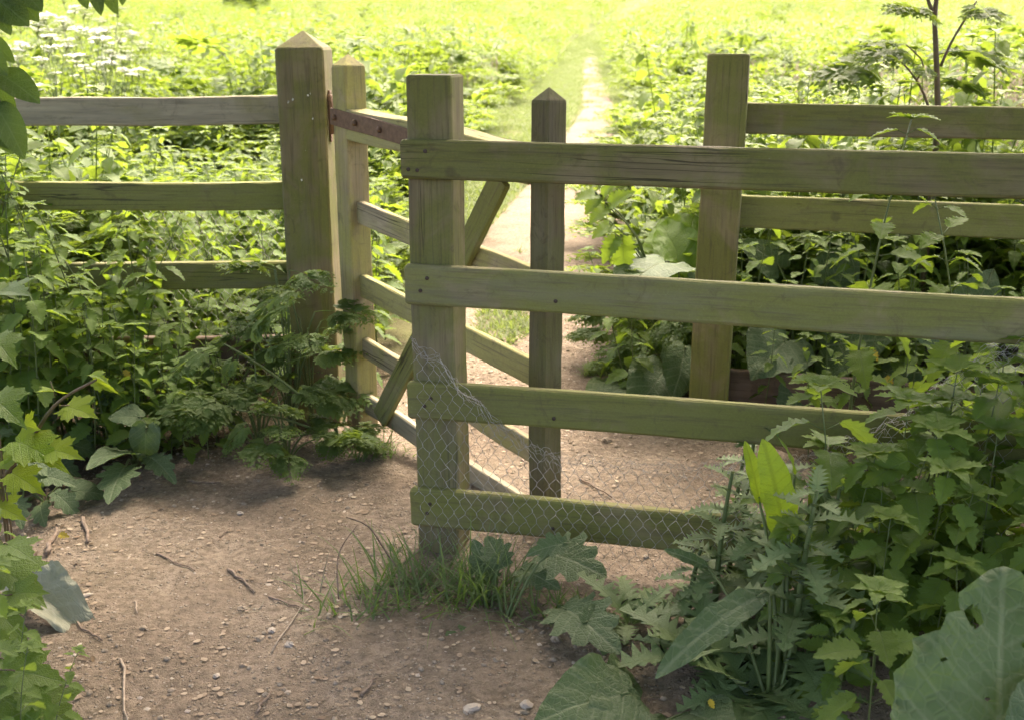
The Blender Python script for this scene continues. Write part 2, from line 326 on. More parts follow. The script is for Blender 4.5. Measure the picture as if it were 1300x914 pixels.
Zz = Zz + rel * np.clip((16 - Yy) / 8, .2, 1) - .03 * (1 - e) ** 1.3
i = np.arange(Xx.size).reshape(Xx.shape); Q = np.stack([i[:-1, :-1], i[:-1, 1:], i[1:, 1:], i[1:, :-1]], -1).reshape(-1, 4)
b = Buf(); b.add(tm(np.stack([Xx, Yy, Zz], -1).reshape(-1, 3), np.stack([Xx, Yy], -1).reshape(-1, 2), Q))
tag(obj('dirt_path', b, M_soil), kind='structure')

# ------------------------------------------------------------------ timber
def rrect(a, c, ch=.006):
    a, c = a / 2, c / 2; k = ch * .35
    q = [(a - ch, -c), (a - k, -c + k), (a, -c + ch), (a, c - ch), (a - k, c - k), (a - ch, c), (-a + ch, c), (-a + k, c - k), (-a, c - ch), (-a, -c + ch), (-a + k, -c + k), (-a + ch, -c)]
    return np.array(q)
def timber(a, c, L, seed, top='flat', ch=.006, jit=.0009, axis='Z', cut=0):
    """a squared timber from 0 to L along its axis, softened edges, slightly uneven"""
    sec = rrect(a, c, ch); n = len(sec); r = np.random.default_rng(seed)
    st = list(np.linspace(.006, L - .006, max(4, int(L / .06)))); rings = [(0., .93)] + [(s, 1.) for s in st]
    if top == 'pyramid': rings += [(L, .97)] + [(L + cut * f, 1 - f * .985) for f in (.06, .35, .7, 1.)]
    else: rings += [(L, .93)]
    V = []; U = []
    bow = r.normal(0, 1, (2, 3)) * .0018
    for s, k in rings:
        o = [sum(bow[q, j] * math.sin((j + 1) * math.pi * s / L) for j in range(3)) for q in (0, 1)]
        p = sec * k + r.normal(0, jit * .6, (n, 2)) * (1 if k > .9 else .3) + o
        for x, y in p: V.append((x, y, s)); U.append((x, s))
    m = len(rings); Q = [(i * n + k, i * n + (k + 1) % n, (i + 1) * n + (k + 1) % n, (i + 1) * n + k) for i in range(m - 1) for k in range(n)]
    Rr = [(0, k + 1, k) for k in range(1, n - 1)] + [((m - 1) * n, (m - 1) * n + k, (m - 1) * n + k + 1) for k in range(1, n - 1)]
    V = np.array(V)
    if axis == 'X': V = V[:, [2, 0, 1]]
    t = tm(V, U, Q, Rr); bb = Buf(); bb.add(t); return bb
def mat4(x, y, z, p): return Matrix(((x[0], y[0], z[0], p[0]), (x[1], y[1], z[1], p[1]), (x[2], y[2], z[2], p[2]), (0, 0, 0, 1)))
def put_post(name, parent, base, topp, a, c, yaw, seed, mat, top='flat', cut=0, ch=.007):
    base = np.asarray(base, float); topp = np.asarray(topp, float); z = unit(topp - base); L = np.linalg.norm(topp - base)
    x = np.array([math.cos(yaw), math.sin(yaw), 0]); y = unit(np.cross(z, x)); x = np.cross(y, z)
    return link(name, timber(a, c, L, seed, top, ch, cut=cut).mesh(name, mat, False), parent, mat4(x, y, z, base))
def put_rail(name, parent, p, q, h, th, n, seed, mat, ch=.007):
    """rail from p to q (centre line), h tall, th thick, broad face looking along n"""
    p = np.asarray(p, float); q = np.asarray(q, float); x = unit(q - p); y = unit(np.asarray(n, float) - np.dot(n, x) * x); z = np.cross(x, y)
    o = link(name, timber(th, h, np.linalg.norm(q - p), seed, 'flat', ch, axis='X').mesh(name, mat, False), parent, mat4(x, y, z, p)); return o
def disc_head(r, d, dome=.5):
    V = [(0, 0, d * (1 + dome))]; k = 9
    for rr, zz in ((.6, d * (1 + dome * .7)), (1, d), (1, 0)):
        V += [(r * rr * math.cos(6.2832 * j / k), r * rr * math.sin(6.2832 * j / k), zz) for j in range(k)]
    Rr = [(0, 1 + j, 1 + (j + 1) % k) for j in range(k)]
    Q = [(1 + a * k + j, 1 + (a + 1) * k + j, 1 + (a + 1) * k + (j + 1) % k, 1 + a * k + (j + 1) % k) for a in (0, 1) for j in range(k)]
    bb = Buf(); bb.add(tm(V, np.zeros((len(V), 2)), Q, Rr)); return bb
ME_nail = disc_head(.0055, .0018).mesh('nail', M_nail); ME_bolt = disc_head(.011, .006, .9).mesh('bolt', M_iron)
def put_head(name, me, parent, u, v, th):
    """a nail or bolt head on the broad near face of a rail: u along, v up, in the rail's own frame"""
    o = link(name, me, parent, Matrix.Translation((u, th / 2, v)) @ Matrix.Rotation(R(-90), 4, 'X')); return o

# --- enclosure in front: post and four rails
TH = R(-15.5); uB = np.array([math.cos(TH), math.sin(TH), 0]); nB = np.array([math.sin(TH), -math.cos(TH), 0])
YB = 2.93
encl = empty('kissing_gate_enclosure', ongr(556, 706), 'nearest wooden fence, square-topped post carrying four long rails nailed across the picture', 'fence')
def par(o, *a): return o
PB = atY(551, 180, YB)                    # on the near face of the post
def lay(o, root):                          # keep world placement when the root sits elsewhere
    return o
def reparent(root):
    off = Matrix.Translation(root.location).inverted()
    for c in list(root.children): c.matrix_basis = off @ c.matrix_basis
bB = onpl(558, 706, PB, nB); tB = onpl(543, 96, PB, nB); bB = np.array([tB[0], tB[1], -.05]); tB2 = np.array(tB)
PBc = -nB * .056
put_post('post', encl, bB + PBc, tB2 + PBc, .125, .112, TH, 11, WZ)
RB = [((508, 177), (508, 228), (1299, 197), (1299, 253)), ((513, 337), (514, 387), (1299, 378), (1299, 437)),
      ((516, 484), (518, 534), (1060, 524), (1060, 571)), ((520, 618), (522, 670), (870, 656), (870, 702))]
for k, (a, a2, c, c2) in enumerate(RB):
    P = PB + nB * .03
    pa, pa2, pb, pb2 = onpl(*a, P, nB), onpl(*a2, P, nB), onpl(*c, P, nB), onpl(*c2, P, nB)
    m0, m1 = (pa + pa2) / 2, (pb + pb2) / 2; h = (pa[2] - pa2[2] + pb[2] - pb2[2]) / 2
    d = unit(m1 - m0); m0 = m0 - nB * .019; m1 = m0 + d * 2.75
    r = put_rail('rail', encl, m0, m1, h, .036, nB, 20 + k, WX, .009)
    for u, v in (((.022, .25), (.047, .27), (.07, -.22)), ((.045, .12), (.065, -.2)), ((.05, .1), (.07, -.12)), ((.05, .1), (.06, -.15)))[k]: put_head('nail', ME_nail, r, u, v * h, .036)
    put_head('nail', ME_nail, r, .42, .02, .036)
pe = PB + uB * 2.62; put_post('post', encl, np.array([pe[0], pe[1], -.05]) + PBc, np.array([pe[0], pe[1], 1.22]) + PBc, .12, .11, TH, 15, WZ)
reparent(encl)

# --- left fence: hanging post and four rails
YA = 4.10
lf = empty('post_and_rail_fence', atY(390, 536, YA + .09), 'left wooden fence ending in the tall pyramid-topped gate post', 'fence')
a0 = atY(380, 62, YA); aw = .176
bA = np.array([a0[0] - .0, YA + aw / 2, -.06]); tA = np.array([a0[0], YA + aw / 2, a0[2]])
pA = put_post('post', lf, bA, tA, aw, aw, R(-1.5), 31, WZ, 'pyramid', .062)
nL_ = np.array([0, -1., 0])
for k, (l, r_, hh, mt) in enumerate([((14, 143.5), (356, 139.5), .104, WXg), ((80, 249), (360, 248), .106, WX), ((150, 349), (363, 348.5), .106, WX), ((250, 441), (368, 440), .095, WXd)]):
    Yr = YA + .115
    p, q = atY(*l, Yr), atY(*r_, Yr); d = unit(q - p)
    if k: p = q - d * 1.95
    else: p = p - d * .03
    put_rail('rail', lf, p, q + d * .06, hh, .04, nL_, 40 + k, mt)
if True:
    q = atY(14, 143, YA + .115); put_rail('rail', lf, q + np.array([-1.4, .03, -.0]), q + np.array([-.06, .005, 0]), .10, .04, nL_, 47, WXg)
put_post('post', lf, (q[0] - .42, YA + .2, -.05), (q[0] - .42, YA + .2, 1.22), .1, .1, 0, 49, WZ)
for x, y, s in ((391, 121, 3), (394, 119, 2), (402, 232, 3.2), (404, 236, 2.4), (397, 151, 2), (372, 127, 1.5), (366, 130, 1.5), (388, 192, 1.6), (383, 229, 1.6), (405, 213, 1.4)):
    c = atY(x, y, YA - .0035); bl = Buf()
    for k in range(4):
        V = [c + np.array([rng.normal(0, .002), .002, rng.normal(0, .003)]) + np.array([math.cos(j) * .0014 * s * rng.uniform(.6, 1.2), -.0012 if j == 9 else 0, math.sin(j) * .0018 * s * rng.uniform(.5, 1.3)]) for j in np.linspace(0, 6.28, 7)[:-1]]
        V.append(np.mean(V, 0) + np.array([0, -.0015, 0])); bl.add(tm(V, np.zeros((7, 2)), Rr=[(j, (j + 1) % 6, 6) for j in range(6)]))
    obj('bird_dropping', bl, M_flower, lf)
reparent(lf)

# --- right fence: leaning post and three rails
YC = 4.08
rf = empty('post_and_rail_fence', atY(905, 545, YC), 'right wooden fence behind the enclosure, with its square-cut leaning post', 'fence')
c0 = atY(903.5, 505, YC); c1 = atY(929, 69, YC); dC = unit(c1 - c0); cb = c0 - dC * .28
put_post('post', rf, cb + np.array([0, .05, 0]), c1 + np.array([0, .05, 0]), .150, .10, R(-13), 51, WZ)
PC = c0 + np.array([.0, .115, 0])
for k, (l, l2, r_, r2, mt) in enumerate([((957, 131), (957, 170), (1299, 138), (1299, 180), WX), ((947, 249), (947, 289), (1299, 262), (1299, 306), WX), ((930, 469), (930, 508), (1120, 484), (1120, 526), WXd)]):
    pa, pa2, pb, pb2 = onpl(*l, PC, nB), onpl(*l2, PC, nB), onpl(*r_, PC, nB), onpl(*r2, PC, nB)
    m0, m1 = (pa + pa2) / 2, (pb + pb2) / 2; h = (pa[2] - pa2[2] + pb[2] - pb2[2]) / 2; d = unit(m1 - m0)
    put_rail('rail', rf, m0 - d * .07, m0 + d * 2.6, h, .038, nB, 60 + k, mt)
pe = PC + uB * 2.4; put_post('post', rf, (pe[0], pe[1] + .07, -.05), (pe[0], pe[1] + .07, 1.25), .12, .1, TH, 55, WZ)
reparent(rf)

# --- the gate
YH = 4.0
H0 = atY(442, 84, YH); Lp = atY(697, 128, 3.16); H = np.array([H0[0], H0[1], 0]); Lg = np.array([Lp[0], Lp[1], 0])
g = unit(Lg - H); gl = np.linalg.norm(Lg - H); nG = np.array([g[1], -g[0], 0]); nG = nG if nG[0] < 0 else -nG
gate = empty('kissing_gate', (H[0], H[1], 0), 'swinging wooden gate with diagonal brace, seen slantwise between the posts', 'gate')
yg = math.atan2(g[1], g[0])
sH = .090; hb = atY(459, 541, YH)[2]; lb = atY(696, 634, 3.16)[2]
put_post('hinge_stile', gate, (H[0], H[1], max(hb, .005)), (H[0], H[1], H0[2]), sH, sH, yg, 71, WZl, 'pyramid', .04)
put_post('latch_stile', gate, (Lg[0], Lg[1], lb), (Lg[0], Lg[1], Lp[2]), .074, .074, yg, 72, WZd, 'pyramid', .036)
def gz_at(px, nf): q = onpl(*px, H + nG * nf, nG); return np.dot(q - H, g), q[2]
def grail(nm, tops, bots, nf, th, seed, mt):
    T = np.array([gz_at(p, nf) for p in tops]); B = np.array([gz_at(p, nf) for p in bots])
    ft = np.polyfit(T[:, 0], T[:, 1], 1); fb = np.polyfit(B[:, 0], B[:, 1], 1) if len(B) > 1 else None
    h = np.mean([np.polyval(ft, s) - z for s, z in B])
    s0, s1 = sH / 2 - .004, gl - .033
    P = [H + g * s + nG * (nf - th / 2) + np.array([0, 0, np.polyval(ft, s) - h / 2]) for s in (s0, s1)]
    return put_rail(nm, gate, P[0], P[1], h, th, nG, seed, mt, .005), P, h
rt, PT, hT = grail('top_rail', [(447, 141), (640, 181)], [(450, 181), (505, 194)], .044, .086, 80, WXl)
grail('rail', [(460, 258), (517, 279), (605, 316), (673, 338)], [(460, 287), (517, 309)], .014, .026, 81, WXl)
grail('rail', [(463, 352), (517, 378), (592, 417), (673, 456)], [(463, 383), (592, 447), (672, 488)], .014, .026, 82, WXl)
grail('rail', [(467, 433), (513, 462), (640, 538)], [(597, 546), (672, 581)], .014, .026, 83, WXl)
grail('bottom_rail', [(490, 517), (520, 540), (597, 589), (655, 626)], [(485, 538), (522, 566)], .014, .026, 84, WXg)
s_, z_ = gz_at((481, 531), .034); s2, z2 = gz_at((634, 226), .034)
pq = [H + g * s + nG * .027 + np.array([0, 0, z]) for s, z in ((s_, z_), (s2, z2))]
put_rail('diagonal_brace', gate, pq[0], pq[1], .082, .024, nG, 86, WX, .005)
# strap hinge along the top rail
s0, z0 = gz_at((424, 149), .05); s1, z1 = gz_at((520, 175), .05)
e1 = np.array([s1 - s0, z1 - z0]); e1 /= np.linalg.norm(e1); S0 = np.array([-.052, z0 + e1[1] / e1[0] * (-.052 - s0)]); S1 = S0 + e1 * .62
pp = [H + g * q[0] + nG * .0495 + np.array([0, 0, q[1]]) for q in (S0, S1)]
st = put_rail('strap_hinge', gate, pp[0], pp[1], .058, .007, nG, 88, M_iron, .0015)
for u in (.032, .17, .33, .52): put_head('bolt', ME_bolt, st, u, 0, .007)
bp_ = Buf(); hx = a0[0] + aw / 2
bp_.add(tube([(hx + .012, YA + .02, z0 - .07), (hx + .012, YA + .02, z0 + .07)], .011, 10))
obj('hinge_pin', bp_, M_iron, gate)
put_rail('hinge_plate', gate, (hx + .004, YA + .055, z0 - .1), (hx + .004, YA + .055, z0 + .085), .04, .006, (1, 0, 0), 89, M_iron, .001)
reparent(gate)
exec_later = []

# ------------------------------------------------------------------ leaf shapes (unit length along +Y, face up +Z)
def grid_leaf(rows, cols, prof, serr=0., fold=.2, curl=.35, wav=0., wf=3., seed=0):
    r = np.random.default_rng(seed); V = []; U = []; c = np.linspace(-1, 1, cols + 1); ph = r.uniform(0, 6, 2)
    for i in range(rows + 1):
        t = i / rows; wd = prof(t)
        for s_ in c:
            k = 1.; dy = 0.
            if abs(s_) > .99 and serr: k = 1 + serr * (.5 if i % 2 else -.8); dy = serr * .10 * (1 if i % 2 else -1) * .5
            x = s_ * wd * k
            z = fold * abs(x) - curl * t * t + wav * abs(s_) ** 1.5 * math.sin(wf * 6.28 * t + ph[0 if s_ < 0 else 1]) * min(1, 4 * wd)
            V.append((x, t + dy, z)); U.append((x, t))
    n = cols + 1; Q = [(i * n + j, i * n + j + 1, (i + 1) * n + j + 1, (i + 1) * n + j) for i in range(rows) for j in range(cols)]
    return tm(V, U, Q)
def ov(wd, a=.5, b_=.8):
    m = a / (a + b_); mx = m ** a * (1 - m) ** b_
    return lambda t: wd * (max(t, 0.004) ** a * max(1 - t, .002) ** b_) / mx
def fan_leaf(out, cen, rings=3, fold=.18, curl=.3, wav=.0, wf=5, seed=0, sub=2, jag=0.):
    """leaf from a half outline (x >= 0, base to tip), mirrored, filled from a centre on the midrib"""
    r = np.random.default_rng(seed); out = np.array(out, float)
    pts = [out[0]]
    for a, c in zip(out[:-1], out[1:]):
        for k in range(1, sub + 1): pts.append(a + (c - a) * k / sub + (r.normal(0, jag, 2) if k < sub else 0))
    pts = np.array(pts); right = pts; left = pts[::-1][1:-1] * [-1, 1] + r.normal(0, jag * .5, (len(pts) - 2, 2))
    O = np.concatenate([right, left]); n = len(O); cen = np.array([0, cen]); V = [cen]
    for k in range(1, rings + 1): V += list(cen + (O - cen) * (k / rings))
    V = np.array(V); rad = np.concatenate([[0]] + [np.full(n, k / rings) for k in range(1, rings + 1)])
    z = fold * np.abs(V[:, 0]) - curl * (V[:, 1] ** 2) * np.sign(V[:, 1])
    if wav:
        z = z + wav * 2.2 * rad ** 1.2 * fbm(V[:, 0] * 3.3 + seed * 7.1, V[:, 1] * 3.3 + seed * 3.7, 3, seed) + wav * 1.6 * rad ** 5 * fbm(V[:, 0] * 8 + seed, V[:, 1] * 8, 2, seed + 5)
        ax_ = np.abs(V[:, 0]); z = z + wav * .10 * np.abs(((V[:, 1] - ax_ * .7 + seed * .1) * 5) % 1 - .5) * np.clip(ax_ * 6, 0, 1)
    V3 = np.column_stack([V, z])
    Rr = [(0, 1 + j, 1 + (j + 1) % n) for j in range(n)]
    Q = [(1 + k * n + (j + 1) % n, 1 + k * n + j, 1 + (k + 1) * n + j, 1 + (k + 1) * n + (j + 1) % n) for k in range(rings - 1) for j in range(n)]
    return tm(V3, V, Q, Rr)
L_net = [grid_leaf(16, 4, ov(.31, .42, .85), .26, .28, c, .025, 3, s) for s, c in ((1, .25), (2, .4), (3, .15))]
L_netlo = [grid_leaf(6, 2, ov(.30, .42, .85), .15, .3, c) for c in (.2, .45)]
L_d = [tm([(0, 0, 0), (.3, .4, .08), (0, 1, -c), (-.3, .4, .08)], [(0, 0), (.3, .4), (0, 1), (-.3, .4)], (), [(0, 1, 2), (0, 2, 3)]) for c in (.05, .3)]
L_mid = [grid_leaf(2, 2, ov(.27, .5, .8), 0, .3, c) for c in (.1, .45)]
L_lo = [grid_leaf(3, 2, ov(.28, .5, .8), 0, .3, c) for c in (.1, .45)]
L_dock = [grid_leaf(20, 4, ov(.12, .5, .6), 0, .25, c, .045, 3.5, s) for s, c in ((4, .5), (5, .2))]
L_thi = [grid_leaf(18, 4, ov(.19, .6, .6), .95, .3, c, .03, 4, s) for s, c in ((6, .4), (7, .65))]
MAP = [(0, 0), (.10, -.07), (.26, -.03), (.46, -.06), (.40, .08), (.50, .16), (.42, .22), (.62, .38), (.54, .45), (.60, .58), (.44, .54), (.34, .56), (.25, .50), (.27, .64), (.2, .68), (.2, .80), (.1, .84), (0, 1.05)]
L_map = [fan_leaf(MAP, .22, 3, .12, c, .035, 5, s, 1) for s, c in ((8, .2), (9, .4))]
BUR = [(0, .02), (.05, -.07), (.16, -.14), (.29, -.12), (.40, -.02), (.46, .12), (.46, .28), (.42, .44), (.34, .60), (.24, .76), (.12, .91), (.03, .99), (0, 1.0)]
L_bur = [fan_leaf(BUR, .12, 12, .10, c, .085, 6, s, 5, .003) for s, c in ((10, .25), (11, .5), (12, .12), (13, .65))]
LOB = [(0, 0), (.06, -.02), (.22, .0), (.18, .10), (.33, .16), (.30, .24), (.22, .28), (.37, .40), (.33, .50), (.22, .50), (.28, .66), (.2, .74), (.13, .72), (.12, .86), (.05, .97), (0, 1.)]
L_with = fan_leaf(BUR, .12, 14, .35, .35, .17, 6, 31, 5, .004)
L_lob = [fan_leaf(LOB, .3, 3, .15, c, .04, 5, s, 2, .006) for s, c in ((14, .3), (15, .55))]
L_leaflet = fan_leaf([(0, 0), (.10, .10), (.30, .22), (.20, .34), (.30, .52), (.16, .60), (.14, .80), (0, 1.)], .35, 1, .25, .2, 0, 5, 1, 1)
L_oval = [grid_leaf(10, 4, ov(.30, .5, .7), 0, .22, c, .02, 2, s) for s, c in ((16, .3), (17, .55))]
L_tree = [fan_leaf(MAP, .22, 1, .15, .25, 0, 5, 3, 1)]

def frond(L, pairs, seed, lo=False):
    """feathery twice-divided leaf along +Y, drooping towards its tip"""
    r = np.random.default_rng(seed); B = Buf(); dr = r.uniform(.15, .4)
    f = lambda t: np.array([.04 * L * math.sin(3 * t), L * t, L * (.12 * t - dr * t * t)])
    B.add(tube([f(t) for t in np.linspace(0, 1, 7)], np.linspace(.006, .002, 7) * L * 1.2, 3, .8))
    for i in range(pairs + 1):
        t = .3 + .7 * i / pairs; p = f(min(t, 1)); ln = L * .46 * (1 - t) ** .75 + L * .09
        for sd_ in ((-1, 1) if i < pairs else (0,)):
            d = unit([sd_ * .85, .6 if sd_ else 1, -.12 + r.normal(0, .12)]); nrm = unit([sd_ * -.1 + r.normal(0, .15), r.normal(0, .15), 1]); tt = r.uniform(.2, .8)
            if lo: B.add(L_netlo[0], frame(d, nrm, ln, ln * 1.05), p, tt); continue
            m = max(3, int(ln / L * 13))
            for j in range(m + 1):
                u = .18 + .82 * j / m; q = p + d * ln * u + np.array([0, 0, -.12 * ln * u * u]); l2 = ln * (.46 * (1 - u) + .13)
                for s2 in ((-1, 1) if j < m else (0,)):
                    sv = unit(np.cross(d, nrm)); dd = unit(d * (.75 if s2 else 1) + sv * s2 * .75 + np.array([0, 0, r.normal(-.05, .15)]))
                    B.add(L_leaflet, frame(dd, nrm + r.normal(0, .2, 3), l2, l2 * 1.1), q, np.clip(tt + r.normal(0, .1), 0, 1))
    return B.flat()
FR = [frond(1., 7, s) for s in (21, 22, 23)]; FRlo = [frond(1., 5, s, True) for s in (24, 25)]

# ------------------------------------------------------------------ plants
def nettle_bufs(h, pairs, ll, seed, leafs, bend=.12, top=True, bare=.12, sides=5):
    r = np.random.default_rng(seed); St = Buf(); Lf = Buf(); bx, by = r.normal(0, bend, 2)
    P = lambda t: np.array([bx * h * t * t, by * h * t * t, h * t])
    St.add(tube([P(t) for t in np.linspace(0, 1, 7)], np.linspace(.0038, .0014, 7) * (h / .7) ** .5, sides, r.uniform(.2, .8)))
    a0_ = r.uniform(0, 6)
    for i in range(pairs):
        t = bare + (1 - bare) * ((i + .5) / pairs) ** .85; sz = ll * (1.05 - .62 * t ** 2.2) * r.uniform(.8, 1.15) * min(1, .6 + t * 2)
        for s_ in (0, 1):
            a = a0_ + i * 1.5708 + s_ * math.pi + r.normal(0, .25); el = r.normal(.15 + .35 * t, .22)
            d = np.array([math.cos(a) * math.cos(el), math.sin(a) * math.cos(el), math.sin(el)]); pl = sz * .35
            q = P(t) + d * pl; St.add(tube([P(t), q], .0011, 3, .6))
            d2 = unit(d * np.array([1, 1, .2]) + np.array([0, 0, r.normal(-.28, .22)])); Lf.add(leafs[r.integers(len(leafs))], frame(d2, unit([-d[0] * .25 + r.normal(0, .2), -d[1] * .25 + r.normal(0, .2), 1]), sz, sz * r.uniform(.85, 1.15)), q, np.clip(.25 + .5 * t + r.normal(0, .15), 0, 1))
    if top:
        for k in range(6):
            a = a0_ + k * 1.05; sz = ll * r.uniform(.3, .55); d = unit([math.cos(a), math.sin(a), .4]); Lf.add(leafs[k % len(leafs)], frame(d, [0, 0, 1], sz, sz), P(1), np.clip(.85 + r.normal(0, .1), 0, 1))
    return St, Lf
def as_plant(name, St, Lf, lmat, smat, p, label, cat, group=None, rz=0., leafname='leaves'):
    e = empty(name, p, label, cat, group, rz)
    if St: obj('stem', St, smat, e)
    if Lf: obj(leafname, Lf, lmat, e)
    return e
def parsley_bufs(n, L, h, seed, out=1.0):
    r = np.random.default_rng(seed); St = Buf(); Lf = Buf()
    for k in range(n):
        a = k * 2.4 + r.normal(0, .3); o = r.uniform(.15, .75) * out; hh = h * r.uniform(.35, 1.) * (1.1 - .45 * o)
        q = np.array([math.cos(a) * o * h * .55, math.sin(a) * o * h * .55, hh]); St.add(tube(bez([(0, 0, 0), q * [.35, .35, .6], q], 7), np.linspace(.005, .0025, 7), 5, r.uniform(.2, .8)))
        d = unit([math.cos(a), math.sin(a), r.uniform(-.1, .35)]); l = L * r.uniform(.75, 1.2)
        Lf.add(FR[k % 3], frame(d, [r.normal(0, .2), r.normal(0, .2), 1], l, l), q); Lf.T[-1] = np.clip(Lf.T[-1] + r.normal(0, .15), 0, 1)
    return St, Lf

# nettle kinds (each a stem and its leaves), then copies of them
kinds = []
def nkind(h, pairs, ll, seed, bare, px):
    St, Lf = nettle_bufs(h, pairs, ll, seed, L_net, .10, True, bare); return (St, Lf)
NK = [nkind(1.0, 12, .125, 101 + k, .05, 0) for k in range(3)] + [nkind(.7, 10, .11, 111 + k, .06, 0) for k in range(4)] + [nkind(.42, 6, .085, 121 + k, .12, 0) for k in range(2)] + [nkind(.7, 7, .185, 131 + k, .12, 0) for k in range(4)]
first = {}
def place_nettle(k, p, rz, sc, label, group, tilt=(0, 0), mat=None):
    if k not in first:
        e = as_plant('nettle_plant', NK[k][0], NK[k][1], M_nettle, M_stem, p, label, 'nettle', group, rz); e.scale = (sc,) * 3; e.rotation_euler = (tilt[0], tilt[1], rz); first[k] = e; return e
    return dup(first[k], p, (tilt[0], tilt[1], rz), sc, label, group)
def scatter(n, fn, seed, dmin):
    r = np.random.default_rng(seed); out = []; tries = 0
    while len(out) < n and tries < n * 60:
        tries += 1; q = fn(r)
        if all((q[0] - o[0]) ** 2 + (q[1] - o[1]) ** 2 > dmin * dmin for o in out): out.append(q)
    return out, r
# bank in front of the left fence: tall at the frame edge, lower towards the gate post
pts, r = scatter(84, lambda r: (r.uniform(-2.5, -1.02), r.uniform(3.66, 4.18)), 31, .07)
for x, y in pts:
    hgt = np.interp(x, [-2.5, -1.9, -1.55, -1.25, -1.0], [1.12, 1.1, .94, .62, .36]) * r.uniform(.75, 1.05) * (1 if y > 3.9 else .8)
    k = int(r.integers(3)) if hgt > .85 else int(3 + r.integers(4)) if hgt > .5 else int(7 + r.integers(2)); base = (1.0, .7, .42)[0 if k < 3 else 1 if k < 7 else 2]
    place_nettle(k, (x, y, gzf(x, y) - .02), r.uniform(0, 6.3), hgt / base, 'green nettle in the dense bank in front of the left fence', 'nettles in front of the left fence', (r.normal(-.02, .08) + .06, r.normal(0, .08)))
pts, r = scatter(60, lambda r: (r.uniform(-2.7, -.62), r.uniform(4.42, 5.5)), 32, .10)
for x, y in pts:
    hgt = r.uniform(.62, .95); k = int(r.integers(3)) if hgt > .85 else int(3 + r.integers(4)); base = 1.0 if k < 3 else .7
    place_nettle(k, (x, y, gzf(x, y) - .02), r.uniform(0, 6.3), hgt / base, 'sunlit nettle in the mass just behind the left fence', 'nettles behind the left fence', (r.normal(0, .06), r.normal(0, .06)))
pts, r = scatter(78, lambda r: (r.uniform(.92, 2.7), r.uniform(3.62, 5.3)), 33, .12)
for x, y in pts:
    lim = 4.28 - (x - .9) * .28
    if abs(y - lim) < .1: y = lim + .14
    hgt = r.uniform(.6, .92) if y > lim else r.uniform(.4, .62); k = int(3 + r.integers(4)) if hgt < .8 else int(r.integers(3)); base = 1.0 if k < 3 else .7
    place_nettle(k, (x, y, gzf(x, y) - .02), r.uniform(0, 6.3), hgt / base, 'dark shaded nettle growing up through the right hand fence', 'nettles about the right fence', (r.normal(0, .08), r.normal(0, .08)))
# the clump in front of the rails, lower right
for q, (px, py, hgt, tl) in enumerate([(1045, 800, .64, -.05), (1120, 790, .62, 0), (1190, 780, .70, .05), (1250, 770, .74, 0), (1310, 775, .78, 0), (1090, 850, .5, 0), (1160, 840, .56, 0), (1230, 835, .6, .05), (1300, 840, .62, 0), (1370, 800, .8, 0),
                                       (1020, 840, .40, -.1), (1280, 880, .5, 0), (1200, 905, .42, 0), (1340, 900, .52, 0), (1060, 900, .3, -.05), (1400, 850, .72, 0), (1215, 735, .66, 0), (1300, 730, .72, 0), (1150, 745, .52, 0), (1080, 755, .46, 0), (1010, 780, .46, 0), (1065, 825, .52, 0), (1110, 815, .6, 0), (1145, 795, .62, 0), (1175, 815, .6, 0), (1210, 800, .68, 0), (1270, 810, .7, 0), (1330, 800, .78, 0), (1110, 870, .46, 0), (1180, 870, .5, 0), (1240, 740, .72, 0), (1350, 750, .8, 0), (1180, 720, .55, 0), (1100, 720, .45, 0)]):
    x, y, _ = ongr(px, py, .06); k = int(9 + r.integers(4)); base = .7
    place_nettle(k, (x, y, gzf(x, y) - .02), r.uniform(0, 6.3), hgt / base * 1.0, 'toothed leaf nettle in the clump before the rails at lower right', 'nettles in the lower right clump', (r.normal(0, .05), tl + r.normal(0, .05)))
x, y, _ = atY(1122, 740, 1.86); e = place_nettle(10, (x, y, gzf(x, y) - .02), 1.1, .66, 'small bright nettle standing just left of the huge burdock leaf', None)
for px, py, hgt in ((20, 905, .30), (60, 925, .24), (-10, 840, .36), (15, 770, .34), (-30, 720, .4), (30, 960, .3), (-40, 900, .42)):
    x, y, _ = ongr(px, py, .05); k = int(7 + r.integers(2))
    place_nettle(k, (x, y, gzf(x, y) - .01), r.uniform(0, 6.3), hgt / .42, 'low nettle at the left edge of the bare earth', 'nettles at the lower left edge', (r.normal(0, .1), r.normal(.1, .1)))
for px, py, hgt, ex in ((1106, 515, .0, 0),):
    pass
for px, py, Y_, hh in ((1110, 155, 3.62, .98), (1255, 250, 3.35, .86)):
    x, _, z = atY(px, py, Y_); place_nettle(4, (x, Y_, 0), r.uniform(0, 6), z / .7, ('slim nettle shoot standing up across the top right rail' if px < 1200 else 'pale nettle shoot standing across the second right hand rail'), None)

pts, r = scatter(34, lambda r: (r.uniform(.40, .86), r.uniform(4.3, 5.7)), 36, .075)
for x, y in pts: place_nettle(int(3 + r.integers(4)), (x + (y - 4.3) * .12, y, gzf(x, y) - .02), r.uniform(0, 6.3), r.uniform(.45, .95), 'fresh green nettle crowding the path edge beside the leaning post', 'nettles beside the leaning post', (r.normal(0, .08), r.normal(-.08, .1)))
